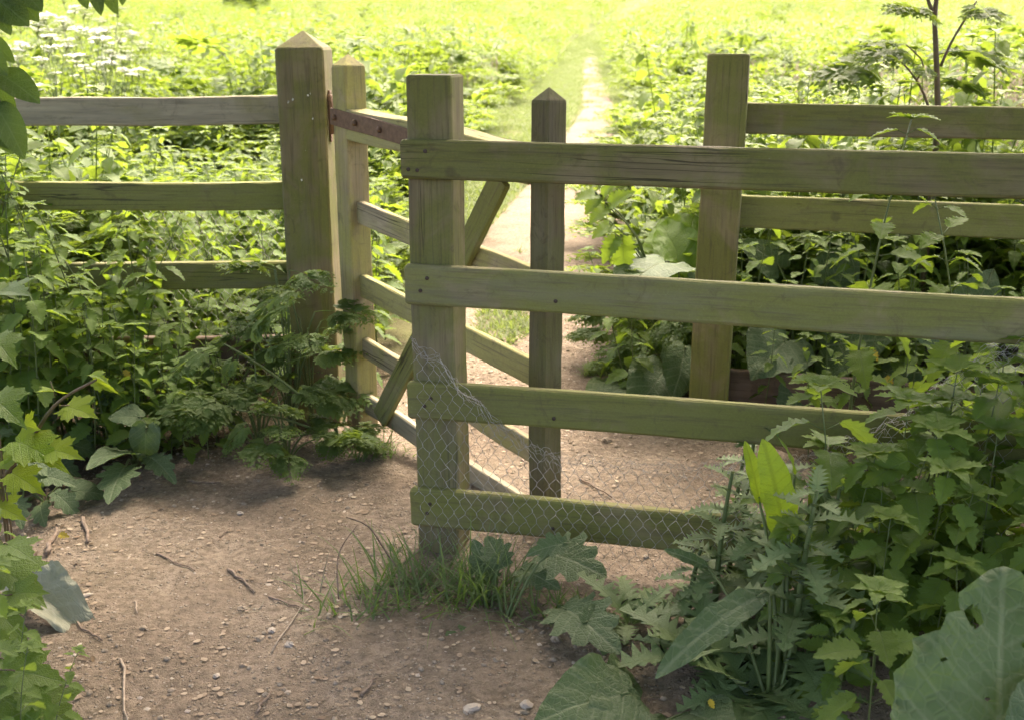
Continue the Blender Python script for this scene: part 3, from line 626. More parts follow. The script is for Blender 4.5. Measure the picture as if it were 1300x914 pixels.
# cow parsley foliage at the foot of the hanging post and gate
for q, (px, py, n, L, h, out, lab) in enumerate([(372, 552, 13, .25, .66, .65, 'feathery cow parsley with leaves climbing the face of the tall gate post'), (330, 572, 11, .30, .46, 1.2, 'feathery cow parsley spreading over the earth left of the gate post'),
                                                (432, 576, 8, .14, .14, 1.0, 'low feathery cow parsley at the foot of the gate hinge side'), (365, 588, 9, .22, .28, 1.2, 'feathery cow parsley at the front edge of the clump by the gate post'),
                                                (805, 478, 11, .26, .42, 1., 'cow parsley spreading over the path edge left of the leaning post'), (852, 500, 10, .26, .5, .9, 'cow parsley growing against the left side of the leaning post'), (295, 545, 8, .24, .5, 1., 'cow parsley in the shade under the lowest left rail'), (396, 545, 8, .18, .54, .3, 'cow parsley pressed against the corner of the gate post')]):
    x, y, _ = ongr(px, py, .0); St, Lf = parsley_bufs(n, L, h, 140 + q, out)
    as_plant('cow_parsley', St, Lf, M_parsley, M_stem, (x, y, gzf(x, y) - .02), lab, 'cow parsley', None)
def stalk(pa, pb, Y0, Y1, rad=.004): return tube(bez([atY(*pa, Y0), (np.asarray(atY(*pa, Y0)) + atY(*pb, Y1)) / 2 + [0, 0, .012], atY(*pb, Y1)], 8), np.linspace(rad, rad * .6, 8), 6, .6)
# one long arching stalk of it leans left with a bright frond
e = empty('cow_parsley', ongr(420, 560), 'long cow parsley stalk leaning left with a brighter yellow green frond', 'cow parsley'); St = Buf(); Lf = Buf()
St.add(stalk((385, 505), (285, 437), 3.75, 3.6, .0055)); St.add(stalk((400, 545), (300, 520), 3.75, 3.6, .005))
for a, c, Y_, L, tn in (((287, 438), (212, 465), 3.6, .26, .3), ((300, 440), (350, 372), 3.62, .26, .2), ((305, 445), (280, 480), 3.58, .2, 0), ((320, 455), (372, 420), 3.6, .18, 0), ((302, 522), (235, 540), 3.6, .24, 0), ((330, 528), (280, 565), 3.56, .22, -.1)):
    p0 = atY(*a, Y_); p1 = atY(*c, Y_ - .04); d = p1 - p0; l = np.linalg.norm(d); Lf.add(FR[0], frame(d, [0, -.35, 1], l * 1.1, l * 1.0), p0); Lf.T[-1] = np.clip(Lf.T[-1] + tn, 0, 1)
off = np.array(e.location); St.V = [v - off for v in St.V]; Lf.V = [v - off for v in Lf.V]; obj('stem', St, M_stem, e); obj('leaves', Lf, M_parsley, e)

# big single leaves on stalks
def big_leaf(tmpl, base, tip, nrm, wd=1., tint=.5): d = np.asarray(tip) - base; l = np.linalg.norm(d); B = Buf(); B.add(tmpl, frame(d, nrm, l, l * wd), base, tint); return B
def leaf_plant(name, root, leaves, lmat, smat, label, cat, group=None, srad=.006, lname='leaf', mat2=None):
    """leaves: (shape, base point, tip point, facing, width, tint); every leaf is its own part on its own stalk"""
    root = np.asarray(root, float); e = empty(name, root, label, cat, group); St = Buf()
    for q, (t, a, c, nrm, wd, tint) in enumerate(leaves):
        a = np.asarray(a, float) - root; c = np.asarray(c, float) - root
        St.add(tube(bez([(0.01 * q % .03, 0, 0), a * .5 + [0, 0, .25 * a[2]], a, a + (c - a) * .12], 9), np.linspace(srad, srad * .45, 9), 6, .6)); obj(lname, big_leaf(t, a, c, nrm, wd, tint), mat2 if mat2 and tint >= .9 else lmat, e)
    obj('stem', St, smat, e); return e
# huge leaf at lower right
def eaten(t, holes):
    C_ = lambda F: t['U'][F].mean(1); keep = lambda F: np.all([np.hypot(*((C_(F) - h[:2]) / [h[2], h[3]]).T) > 1 for h in holes], 0) if len(F) else np.zeros(0, bool)
    return dict(t, Q=t['Q'][keep(t['Q'])], R=t['R'][keep(t['R'])])
HERO = [(0, .02), (.05, -.06), (.18, -.14), (.33, -.10), (.43, .02), (.50, .13), (.46, .22), (.485, .33), (.43, .41), (.41, .52), (.30, .58), (.28, .66), (.20, .71), (.21, .80), (.14, .88), (.06, .97), (0, 1.0)]
L_hero = eaten(fan_leaf(HERO, .3, 26, .12, .12, .13, 6, 77, 8, .0008), [(-.13, .70, .045, .06), (.30, .52, .014, .016), (-.05, .33, .01, .012), (.1, .62, .012, .012), (-.27, .45, .012, .015)])
Yb = 1.62
leaf_plant('burdock', ongr(1285, 1010), [(L_hero, atY(1262, 985, 1.50), atY(1283, 712, 1.72), (-.12, -.95, .45), 1.02, .35), (L_bur[1], atY(1330, 960, 1.5), atY(1420, 830, 1.6), (.3, -.7, .7), 1., .3)], M_burdock, M_stem, 'burdock with one huge holed grey green leaf in the bottom right corner', 'burdock')
leaf_plant('burdock', ongr(800, 945), [(L_bur[0], atY(800, 880, 2.12), atY(694, 893, 1.98), (.05, -.4, .92), .9, .5), (L_bur[3], atY(800, 872, 2.2), atY(838, 838, 2.34), (.2, -.5, .85), 1.1, .6), (L_bur[1], atY(820, 905, 2.1), atY(772, 935, 1.9), (0, -.6, .8), 1., .4), (L_bur[0], atY(870, 905, 2.1), atY(915, 905, 1.95), (.1, -.6, .8), 1., .2)], M_burdock, M_stem, 'low burdock with broad rounded leaves in the centre foreground', 'burdock')
# lush burdock left of the leaning post
def bp(px, py, Y_): return atY(px, py, Y_)
leaf_plant('burdock', ongr(850, 480), [(L_bur[0], bp(862, 350, 4.55), bp(838, 268, 4.75), (-.2, -.75, .4), 1.05, .95), (L_bur[1], bp(850, 335, 4.4), bp(800, 318, 4.1), (0, -.2, 1), 1., .6), (L_bur[2], bp(868, 330, 4.6), bp(885, 262, 4.9), (.1, -.6, .6), .9, .9), (L_bur[3], bp(872, 380, 4.5), bp(905, 335, 4.4), (.2, -.5, .8), .9, .5), (L_bur[1], bp(845, 470, 4.3), bp(815, 500, 4.05), (-.2, -.8, .4), 1., .3), (L_bur[0], bp(870, 440, 4.3), bp(862, 495, 4.1), (.2, -.8, .4), 1., .5), (L_bur[3], bp(800, 490, 4.4), bp(752, 482, 4.15), (-.1, -.2, 1), .9, .6), (L_bur[2], bp(835, 545, 4.0), bp(800, 585, 3.75), (-.2, -.6, .7), .8, .2), (L_bur[1], bp(860, 545, 4.0), bp(850, 600, 3.72), (0, -.7, .6), .8, .2), (L_bur[0], bp(870, 560, 3.9), bp(905, 590, 3.75), (.2, -.6, .7), .8, .2)], M_burdock, M_stem, 'burdock with large sunlit leaves at the path edge left of the leaning post', 'burdock', mat2=M_bright)  # high-tint leaves take the brighter backlit colour to look sunlit
leaf_plant('burdock', ongr(1010, 500), [(L_bur[0], bp(1045, 440, 4.3), bp(1120, 425, 4.1), (0, -.8, .5), 1.2, .3), (L_bur[2], bp(1000, 430, 4.3), bp(960, 470, 4.05), (-.2, -.8, .5), 1., .2), (L_bur[1], bp(1050, 360, 4.5), bp(1090, 310, 4.5), (.1, -.8, .5), 1.1, .2), (L_bur[3], bp(990, 340, 4.6), bp(955, 300, 4.6), (-.1, -.7, .6), 1., .5), (L_bur[0], bp(1030, 480, 4.2), bp(1000, 515, 4.0), (0, -.9, .3), 1., .2), (L_bur[1], bp(1120, 470, 4.2), bp(1170, 495, 4.), (0, -.8, .4), 1., .2)], M_burdock, M_stem, 'dark shaded burdock with broad leaves behind the right fence rails', 'burdock')
leaf_plant('burdock', ongr(1240, 500), [(L_bur[1], bp(1230, 400, 4.2), bp(1270, 345, 4.2), (.1, -.8, .5), 1.1, .2), (L_bur[2], bp(1215, 440, 4.1), bp(1165, 415, 4.), (-.2, -.8, .5), 1., .2), (L_bur[0], bp(1250, 470, 4.0), bp(1290, 500, 3.8), (.1, -.8, .5), 1., .2)], M_burdock, M_stem, 'shaded burdock behind the rails at the right edge', 'burdock')
# withered burdock leaf and its low neighbours on the left
leaf_plant('burdock', ongr(-20, 800), [(L_with, ongr(36, 768) + [0, 0, .055], ongr(126, 806) + [0, 0, .02], (-.15, -.2, 1), .55, .5)], M_withered, M_stem, 'withered pale grey burdock leaf drooping onto the bare earth at left', 'burdock')
leaf_plant('burdock', ongr(170, 590), [(L_bur[0], atY(180, 530, 3.55), atY(140, 524, 3.5), (-.1, -.5, .9), 1.1, .7), (L_bur[3], atY(186, 542, 3.5), atY(178, 598, 3.47), (.1, -.95, .2), .75, .95), (L_bur[1], bp(165, 575, 3.5), bp(120, 560, 3.35), (-.1, -.3, 1), .8, .4), (L_lob[0], bp(160, 590, 3.45), bp(135, 618, 3.25), (0, -.5, .8), 1., .6), (L_lob[1], bp(190, 580, 3.5), bp(215, 590, 3.4), (0, -.3, 1), 1., .4)], M_burdock, M_stem, 'small wilting burdock with a hanging yellowed leaf, standing at the back of the bare earth', 'burdock')
for q, (px, py, lab) in enumerate(((60, 600, 'leafy weed beneath the sapling twig at the left edge'), (15, 560, 'leafy weed at the far left under the nettle bank'), (110, 575, 'leafy weed between the sapling and the wilting burdock'), (20, 650, 'leafy weed low at the left edge below the sapling'), (55, 640, 'ragged weed lying on the earth near two broken twigs'))):
    c = ongr(px, py); rr = np.random.default_rng(300 + q); lv = []
    for k in range(7):
        a = k * 2.4 + rr.uniform(0, .5); o = rr.uniform(.04, .10); hh = rr.uniform(.04, .2) * (.35 if q == 4 else 1); p = c + [math.cos(a) * o, math.sin(a) * o, hh]; tt = p + [math.cos(a) * .11, math.sin(a) * .11, rr.uniform(-.06, .02)]
        lv.append((L_lob[k % 2] if k % 3 else L_bur[k % 4], p, tt, (rr.normal(0, .2), -.35, 1), rr.uniform(.9, 1.2), rr.uniform(.2, .8)))
    leaf_plant('leafy_weed', c, lv, M_burdock, M_stem, lab, 'weed', None, .003)

# sapling twig with bright maple leaves at left
e = empty('maple_sapling', atY(-60, 690, 2.95), 'young maple sapling twig leaning in from the left edge with bright lobed leaves', 'sapling'); off = np.array(e.location)
tw = bez([atY(-60, 690, 2.95), atY(0, 612, 2.95), atY(38, 560, 2.93), atY(72, 512, 2.9), atY(122, 482, 2.85)], 16); B = Buf(); B.add(tube(tw - off, np.linspace(.008, .0035, 16), 7, .5)); obj('twig', B, M_redstem, e)
B = Buf()
for a, c, nrm, wd, tn in (((70, 502), (64, 484), None, 0, 0), ((76, 515), (88, 514), None, 0, 0)):
    B.add(tube([atY(*a, 2.9) - off, atY(*c, 2.88) - off], .0018, 4, .5))
obj('petiole', B, M_redstem, e)
for a, c, nrm, wd, tn in (((76, 498), (44, 488), (-.1, -.45, .9), 1.0, .9), ((84, 516), (126, 523), (.1, -.5, .85), 1.05, 1.), ((118, 482), (150, 498), (.2, -.8, .4), .5, .6), ((114, 476), (138, 470), (.2, -.3, .9), .5, .5), ((30, 540), (45, 543), (-.2, -.8, .5), 1.2, 1.), ((20, 560), (90, 580), (.1, -.4, .9), 1., .4), ((40, 575), (-10, 590), (-.1, -.5, .8), 1., .7), ((15, 600), (60, 625), (.1, -.6, .8), 1., .8),
                          ((0, 585), (50, 560), (0, -.4, .9), .9, .3), ((-10, 640), (35, 655), (0, -.5, .8), 1., .8), ((-30, 610), (-5, 655), (0, -.6, .8), 1., .6), ((60, 570), (108, 575), (.1, -.5, .8), .9, .8)):
    p0 = atY(*a, 2.9) - off; p1 = atY(*c, 2.82) - off; obj('leaf', big_leaf(L_map[0 if tn > .5 else 1], p0, p0 + (p1 - p0) * .82, nrm, wd * .72, tn), M_maple, e)
# bright leaves of further low saplings down the left edge
for q, (px, py, lab, lv) in enumerate(((-25, 800, 'low maple seedling with bright lobed leaves above the withered leaf', [((5, 690), (42, 700)), ((-5, 720), (50, 738)), ((10, 755), (55, 745)), ((-10, 770), (30, 800)), ((0, 830), (32, 815))]),
                                      (-20, 900, 'low maple seedling with bright lobed leaves in the bottom left corner', [((10, 850), (85, 858)), ((-5, 880), (40, 905)), ((30, 870), (70, 905)), ((0, 835), (45, 850)), ((50, 890), (90, 915))]),
                                      (-30, 420, 'yellow green seedling leaning in at the left edge before the nettle bank', [((-8, 372), (32, 362)), ((-10, 430), (14, 445)), ((-12, 365), (25, 375)), ((-10, 505), (20, 520))]))):
    Y_ = (2.45, 2.1, 2.9)[q]; root = ongr(px, py) if q < 2 else np.array([*atY(px, py, Y_)[:2], 0.])
    leaf_plant('maple_seedling', root, [(L_map[k % 2], atY(*a, Y_ + rng.normal(0, .03)), atY(*c, Y_ - .05 + rng.normal(0, .03)), (rng.normal(0, .25), -.35, .95), .85, rng.uniform(.3, 1)) for k, (a, c) in enumerate(lv)], M_seedling, M_redstem, lab, 'seedling', None, .003)

# thistles and docks at lower middle right
def thistle(root, n, L, h, seed, label, stem_h=0., cat='thistle'):
    r = np.random.default_rng(seed); root = np.asarray(root, float); e = empty('sow_thistle', root, label, cat); St = Buf(); Lf = Buf()
    if stem_h:
        P = lambda t: np.array([.03 * t * t, .02 * t, stem_h * t]); St.add(tube([P(t) for t in np.linspace(0, 1, 10)], np.linspace(.0095, .004, 10), 8, .7))
    for k in range(n):
        a = k * 2.4 + r.normal(0, .2); t = (k + .5) / n
        if stem_h: p = P(.1 + .9 * t); el = r.uniform(-.1, .6) + .5 * t; l = L * (1.1 - .65 * t) * r.uniform(.8, 1.2)
        else: p = np.array([math.cos(a) * .01, math.sin(a) * .01, .02]); el = r.uniform(.1, 1.2); l = L * r.uniform(.7, 1.2)
        d = np.array([math.cos(a) * math.cos(el), math.sin(a) * math.cos(el), math.sin(el)]); Lf.add(L_thi[k % 2], frame(d, [-d[0] * .5, -d[1] * .5, 1.], l, l * 1.1), p, np.clip(.3 + .5 * t + r.normal(0, .15), 0, 1))
    if stem_h: obj('stem', St, M_stem, e)
    obj('leaves', Lf, M_thistle, e); return e
thistle(ongr(1003, 872, .05), 26, .17, 0, 401, 'thistle with a thick pale stem and spiny lobed leaves, tallest in the foreground', .47)
thistle(ongr(935, 760), 24, .12, 0, 402, 'slim thistle rising in front of the lowest rail end', .50)
thistle(ongr(1060, 905, .05), 14, .08, 0, 404, 'little spiky thistle shoot in front of the nettle clump', .22)
for q, (px, py, n, L, h_, lab) in enumerate(((890, 850, 14, .17, 0, 'spreading thistle rosette left of the thick stemmed thistle'), (872, 800, 18, .11, .22, 'leafy thistle at the edge of the trodden earth under the lowest rail'), (950, 890, 14, .17, 0, 'thistle rosette at the bottom edge between burdock and tall thistle'), (905, 800, 24, .13, .42, 'leafy thistle directly beside the curled strap leaf'), (800, 800, 9, .13, 0, 'small thistle rosette nearest the grass tuft'), (965, 810, 24, .13, .46, 'leafy thistle behind the thick stemmed thistle'), (1035, 830, 22, .13, .42, 'leafy thistle between the thick stemmed thistle and the nettle clump'), (925, 735, 20, .10, .38, 'thin thistle standing farthest back against the lowest rail'))):
    thistle(ongr(px, py, .03), n, L, 0, 410 + q, lab, h_)
leaf_plant('dock', ongr(985, 880, .05), [(L_dock[1], atY(998, 694, 2.3), atY(983, 568, 2.27), (.25, -.95, .2), 1.35, 1.), (L_dock[1], atY(965, 640, 2.36), atY(952, 562, 2.38), (.2, -.9, .1), 1., .9), (L_dock[0], atY(1008, 610, 2.36), atY(1012, 555, 2.38), (.8, -.5, .1), .8, .8)], M_bright, M_stem, 'dock with upright glowing yellow green strap leaves', 'dock', None, .005)
leaf_plant('dock', ongr(975, 895, .05), [(L_dock[0], atY(975, 752, 2.15), atY(850, 800, 2.0), (-.2, -.45, .9), 1.15, .4), (L_dock[0], atY(1010, 700, 2.4), atY(1075, 610, 2.45), (.4, -.8, .3), 1.2, .2), (L_dock[1], atY(1060, 700, 2.3), atY(1050, 600, 2.4), (.5, -.8, .2), 1., .3), (L_dock[1], atY(900, 720, 2.4), atY(848, 694, 2.4), (-.2, -.6, .8), 1.1, .5)], M_burdock, M_stem, 'dock with long grey green strap leaves arching sideways', 'dock', None, .005)

# lobed weeds at the foot of the enclosure post
leaf_plant('hogweed', ongr(640, 790), [(L_lob[0], atY(690, 700, 2.68), atY(760, 712, 2.55), (.1, -.55, .85), 1.3, .3), (L_lob[1], atY(720, 690, 2.62), atY(672, 690, 2.6), (-.1, -.5, .85), 1.1, .4), (L_lob[0], atY(660, 722, 2.66), atY(706, 735, 2.58), (.1, -.5, .85), 1.2, .3), (L_lob[1], atY(625, 735, 2.7), atY(600, 690, 2.72), (-.1, -.85, .4), 1.2, .4), (L_lob[1], atY(640, 720, 2.68), atY(615, 672, 2.75), (.1, -.85, .4), 1.1, .2)], M_burdock, M_stem, 'hogweed with drooping lobed leaves in front of the lowest rail', 'hogweed', None, .004)
leaf_plant('hogweed', ongr(640, 800), [(L_lob[0], atY(640, 800, 2.58), atY(590, 815, 2.44), (0, -.55, .85), 1.2, .4), (L_lob[1], atY(615, 805, 2.5), atY(570, 830, 2.36), (-.1, -.5, .85), 1.2, .6), (L_lob[0], atY(600, 830, 2.45), atY(580, 882, 2.2), (0, -.6, .8), 1.3, .8), (L_lob[1], atY(645, 780, 2.6), atY(630, 820, 2.45), (.1, -.6, .8), 1.2, .5)], M_burdock, M_stem, 'hogweed with lobed leaves sprawling forward on the earth', 'hogweed', None, .004)
leaf_plant('hogweed', ongr(740, 800), [(L_lob[0], atY(712, 770, 2.5), atY(775, 798, 2.3), (.1, -.6, .85), 1.1, .4), (L_lob[1], atY(700, 800, 2.5), atY(745, 765, 2.5), (0, -.6, .85), 1., .5), (L_lob[0], atY(740, 790, 2.4), atY(790, 775, 2.45), (0, -.6, .85), 1., .5)], M_burdock, M_stem, 'low hogweed sprig right of the grass tuft', 'hogweed', None, .004)

# grass
def blades(n, root_fn, L, seed, lean=.6, w=.0028, seg=5):
    r = np.random.default_rng(seed); px, py = root_fn(r, n); a = r.uniform(0, 6.283, n); l = r.uniform(.5, 1.15, n) * L; ln = np.abs(r.normal(lean, .3, n)); cv = r.uniform(.2, 1.1, n)
    t = np.linspace(0, 1, seg + 1)[None, :]; hz = l[:, None] * (np.sin(ln)[:, None] * t + .35 * cv[:, None] * t * t); zz = l[:, None] * (np.cos(ln)[:, None] * t - .3 * cv[:, None] * t ** 2.2)
    ca, sa = np.cos(a)[:, None], np.sin(a)[:, None]; wd = (w * r.uniform(.7, 1.4, n))[:, None] * (1 - t ** 1.6 * .92) ; tw = r.normal(0, .6, n)[:, None]
    cx = px[:, None] + ca * hz; cy = py[:, None] + sa * hz; cz = gz(px, py)[:, None] - .012 + zz
    sx, sy = -np.sin(a + tw[:, 0])[:, None], np.cos(a + tw[:, 0])[:, None]
    A_ = np.stack([cx - sx * wd, cy - sy * wd, cz], -1); B_ = np.stack([cx + sx * wd, cy + sy * wd, cz], -1)
    V = np.stack([A_, B_], 2).reshape(-1, 3); k = np.arange(n)[:, None] * (seg + 1) * 2 + np.arange(seg)[None, :] * 2
    Q = np.stack([k, k + 1, k + 3, k + 2], -1).reshape(-1, 4); U = np.tile(np.stack([np.tile([-.1, .1], seg + 1), np.repeat(np.linspace(0, 1, seg + 1), 2)], -1), (n, 1))
    return tm(V, U, Q, T=np.repeat(r.uniform(0, 1, n), (seg + 1) * 2))
def tuft(c, n, L, sp, seed, label, cat='grass tuft'):
    c = np.asarray(c); B = Buf(); t = blades(n, lambda r, k: (c[0] + r.normal(0, sp, k), c[1] + r.normal(0, sp * .6, k)), L, seed); B.add(t); B.V = [v - [c[0], c[1], 0] for v in B.V]
    o = obj('grass_tuft', B, M_grass); o.location = (c[0], c[1], 0); return tag(o, label, cat)
tuft(ongr(553, 752), 180, .21, .09, 501, 'long bladed grass tuft around the foot of the square topped post')
tuft(ongr(480, 775), 120, .16, .09, 502, 'bushy grass tuft left of the square topped post')
tuft(ongr(620, 770), 130, .22, .05, 503, 'upright grass tuft among the lobed weeds right of the post')
tuft(ongr(705, 790), 70, .12, .05, 504, 'thin yellowing grass tuft on the small earth mound')
tuft(ongr(470, 578), 110, .12, .06, 505, 'short grass tuft at the bottom of the gate hinge stile')
B = Buf(); c_ = ongr(545, 765); B.add(blades(150, lambda r, k: (c_[0] + r.normal(0, .17, k), c_[1] + r.normal(0, .06, k)), .17, 507, 1.15, .0018)); B.V = [v - [c_[0], c_[1], 0] for v in B.V]; o = obj('dead_grass', B, M_seed); o.location = (c_[0], c_[1], 0); tag(o, 'dead straw blades lying among the grass at the foot of the square topped post', 'dry grass')
def turf_roots(r, n):
    y = 4.7 + 76 * r.uniform(0, 1, n * 4) ** 1.9; x = edgeL(y) - .3 + (edgeR(y) - edgeL(y) + .6) * r.uniform(0, 1, n * 4)
    inb = (x > bareL(y) + .08) & (x < bareR(y) - .06); d = fbm(x * 2.2, y * 1.1, 4, 77)
    keep = (~inb & (d > -.22 + np.clip(9 - y, 0, 4.3) * .09)) | (inb & (d > .15 - np.clip(y - 9, 0, 45) * .0068)); i = np.flatnonzero(keep)[:n]; return x[i], y[i]
B = Buf(); nt_ = 120000; xr, yr = turf_roots(np.random.default_rng(9), nt_); nt_ = len(xr)
B.add(blades(nt_, lambda r, k: (xr, yr), .085, 10, .7, .0045, 2)); tag(obj('short_grass', B, M_turf), kind='stuff')

# ------------------------------------------------------------------ meadow beyond the fence (one mass of leaves)
def lush(seed, h, n, ll, shapes, spread=.1):
    r = np.random.default_rng(seed); B = Buf()
    for k in range(n):
        t = r.uniform(.12, 1) ** .8; a = k * 2.4; o = spread * r.uniform(.2, 1); p = np.array([math.cos(a) * o, math.sin(a) * o, h * t]); d = unit([math.cos(a), math.sin(a), r.uniform(-.35, .6)]); sz = ll * r.uniform(.7, 1.2) * (1.1 - .45 * t)
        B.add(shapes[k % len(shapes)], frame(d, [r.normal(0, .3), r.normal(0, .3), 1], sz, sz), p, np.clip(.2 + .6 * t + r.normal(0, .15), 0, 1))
    B.add(tube([(0, 0, 0), (0, 0, h)], .004, 3, .9)); return B.flat()
def fern(seed, h, n, L, shapes):
    r = np.random.default_rng(seed); B = Buf()
    for k in range(n):
        a = k * 2.4; o = r.uniform(.02, .16); t = r.uniform(.3, 1); p = np.array([math.cos(a) * o, math.sin(a) * o, h * t]); d = unit([math.cos(a), math.sin(a), r.uniform(0, .5)]); l = L * r.uniform(.7, 1.2); B.add(shapes[k % len(shapes)], frame(d, [r.normal(0, .2), r.normal(0, .2), 1], l, l), p); B.T[-1] = np.clip(B.T[-1] * 0 + .3 + .5 * t + r.normal(0, .15), 0, 1)
    return B.flat()
def frond_mid(L, pairs, seed):
    r = np.random.default_rng(seed); B = Buf()
    for i in range(pairs + 1):
        t = .25 + .75 * i / pairs; p = np.array([0, L * t, L * (.12 * t - .3 * t * t)]); ln = L * .46 * (1 - t) ** .75 + L * .09
        for sd_ in ((-1, 1) if i < pairs else (0,)):
            d = unit([sd_ * .85, .6 if sd_ else 1, -.12 + r.normal(0, .12)]); m = max(2, int(ln / L * 9)); sv = unit(np.cross(d, [0, 0, 1]))
            for j in range(m + 1):
                u = .15 + .85 * j / m; l2 = ln * (.5 * (1 - u) + .18)
                for s2 in ((-1, 1) if j < m else (0,)):
                    B.add(L_d[0], frame(unit(d * (.75 if s2 else 1) + sv * s2 * .75 + [0, 0, r.normal(-.05, .15)]), r.normal(0, .2, 3) + [0, 0, 1], l2, l2), p + d * ln * u, .5)
    return B.flat()
FRm = [frond_mid(1., 5, s) for s in (26, 27)]
Z1 = [nettle_bufs(.85, 8, .12, 601 + k, L_netlo, .1, True, .2, 3) for k in range(3)]
Z1 = [(lambda b_: (b_[1].add(b_[0].flat()), b_[1].flat())[1])(z) for z in Z1] + [fern(611, .7, 9, .30, FRm), fern(612, .6, 8, .34, FRm)]
Z2 = [nettle_bufs(.95, 9, .125, 621 + k, L_mid, .12, True, .25, 3) for k in range(3)]
Z2 = [(lambda b_: (b_[1].add(b_[0].flat()), b_[1].flat())[1])(z) for z in Z2] + [fern(631 + k, .8, 7, .38, FRm) for k in range(3)]
Z3 = [lush(641 + k, .9, 60, .13, L_d, .40) for k in range(5)]
def region(n, y0, y1, pw, seed, marg):
    r = np.random.default_rng(seed); y = y0 + (y1 - y0) * r.uniform(0, 1, n) ** pw; hw = .5 * y + marg; x = r.uniform(-1, 1, n) * hw
    ok = (x < edgeL(y) - .12) | (x > edgeR(y) + .12); return x[ok], y[ok], r
B = Buf()
def sow(n, y0, y1, pw, seed, protos, marg, s0, s1, wts):
    x, y, r = region(n, y0, y1, pw, seed, marg); c = r.choice(len(protos), len(x), p=np.array(wts) / sum(wts)); patch = fbm(x * .35, y * .25, 4, 91); clump = fbm(x * .95, y * .6, 3, 47) + .5 * fbm(x * 3, y * 2, 2, 48); ed = np.minimum(np.abs(x - edgeL(y)), np.abs(x - edgeR(y)))
    for k, pr in enumerate(protos):
        i = np.flatnonzero(c == k)
        if not len(i): continue
        a = r.uniform(0, 6.283, len(i)); sc = r.uniform(s0, s1, len(i)) * np.clip(1 + .8 * patch[i] + 1.5 * clump[i], np.where(y[i] < 9.5, .88, .48), 1.75) * np.clip(.78 + ed[i] / (1.6 + y[i] * .02), .78, 1); M = np.zeros((len(i), 3, 3)); M[:, 0, 0] = np.cos(a) * sc; M[:, 0, 1] = -np.sin(a) * sc; M[:, 1, 0] = np.sin(a) * sc; M[:, 1, 1] = np.cos(a) * sc; M[:, 2, 2] = sc
        tl = r.normal(0, .12, (len(i), 2)); M[:, 0, 2] = tl[:, 0] * sc; M[:, 1, 2] = tl[:, 1] * sc
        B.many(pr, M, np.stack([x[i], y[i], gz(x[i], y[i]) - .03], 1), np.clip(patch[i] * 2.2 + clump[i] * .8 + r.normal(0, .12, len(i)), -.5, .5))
sow(2100, 4.9, 9.2, 1.0, 701, Z1, .6, .75, 1.15, (3, 3, 3, 2, 2))
sow(7600, 9, 27, 1.25, 702, Z2, 1., .8, 1.3, (2, 2, 2, 1, 1, 1))
sow(17000, 26, 115, 1.35, 703, Z3, 3., .75, 1.45, (1, 1, 1, 1, 1))
ZB = [lush(661 + k, 1.5, 560, .13, L_d, .75) for k in range(2)] + [fern(671 + k, 1.2, 22, .5, FRm) for k in range(2)]
sow(260, 9, 75, 1.1, 704, ZB, 1., .6, 1.1, (1, 1, 2, 2))
tag(obj('meadow_plants', B, M_meadow), kind='stuff')
# seed heads of tall grasses drifting over the meadow
B = Buf(); r = np.random.default_rng(71); n = 9000; y = 7.5 + 40 * r.uniform(0, 1, n) ** 1.4; x = r.uniform(-1, 1, n) * (.5 * y + 1); dn = fbm(x * .3, y * .18, 3, 55)
ok = ((x < edgeL(y) - .1) | (x > edgeR(y) + .1)) & (dn > .05); x, y = x[ok], y[ok]; n = len(x)
head = Buf(); head.add(tube([(0, 0, 0), (.02, 0, .5), (.07, .01, 1.)], [.0016, .0012, .0009], 3, .2))
for k in range(16): t = .7 + .3 * k / 15; a = k * 2.4; head.add(L_lo[0], frame(unit([math.cos(a), math.sin(a), .9]), [0, 0, 1], .05, .02), (.02 + .05 * (t - .5) * 2, 0, t), .7)
hd = head.flat(); a = r.uniform(0, 6.283, n); sc = r.uniform(.8, 1.25, n); M = np.zeros((n, 3, 3)); M[:, 0, 0] = M[:, 1, 1] = np.cos(a) * sc; M[:, 0, 1] = -np.sin(a) * sc; M[:, 1, 0] = np.sin(a) * sc; M[:, 2, 2] = sc
B.many(hd, M, np.stack([x, y, gz(x, y)], 1), r.normal(0, .2, n)); tag(obj('tall_meadow_grass', B, M_seed), kind='stuff')

# cow parsley in flower, top left
def umbel_plant(seed, h):
    r = np.random.default_rng(seed); St = Buf(); Us = []; St.add(tube([(0, 0, 0), (.02, 0, h * .5), (.03, .02, h * .8)], [.005, .004, .003], 4, .5))
    petal = tm([(-.5, -.5, 0), (.5, -.5, 0), (.5, .5, .1), (-.5, .5, .05)], [(0, 0)] * 4, [(0, 1, 2, 3)])
    for k in range(6):
        Fl = Buf(); Us.append(Fl); a = k * 2.4; o = r.uniform(.03, .2); c = np.array([math.cos(a) * o, math.sin(a) * o, h * r.uniform(.85, 1.05)]); St.add(tube([(.02, .01, h * .6), c - [0, 0, .05]], .002, 3, .5)); rd = r.uniform(.035, .06)
        for j in range(11):
            b_ = j * 2.4; q = c + np.array([math.cos(b_), math.sin(b_), 0]) * rd * math.sqrt(j / 11) + [0, 0, r.normal(0, .004)]; St.add(tube([c - [0, 0, .05], q], .0009, 3, .5))
            for m in range(6): Fl.add(petal, rotz(r.uniform(0, 6)) * .014, q + r.normal(0, .008, 3) * [1, 1, .4])
    return St, Us
UM = [umbel_plant(800 + k, 1.15) for k in range(4)]; uroot = []
r = np.random.default_rng(81)
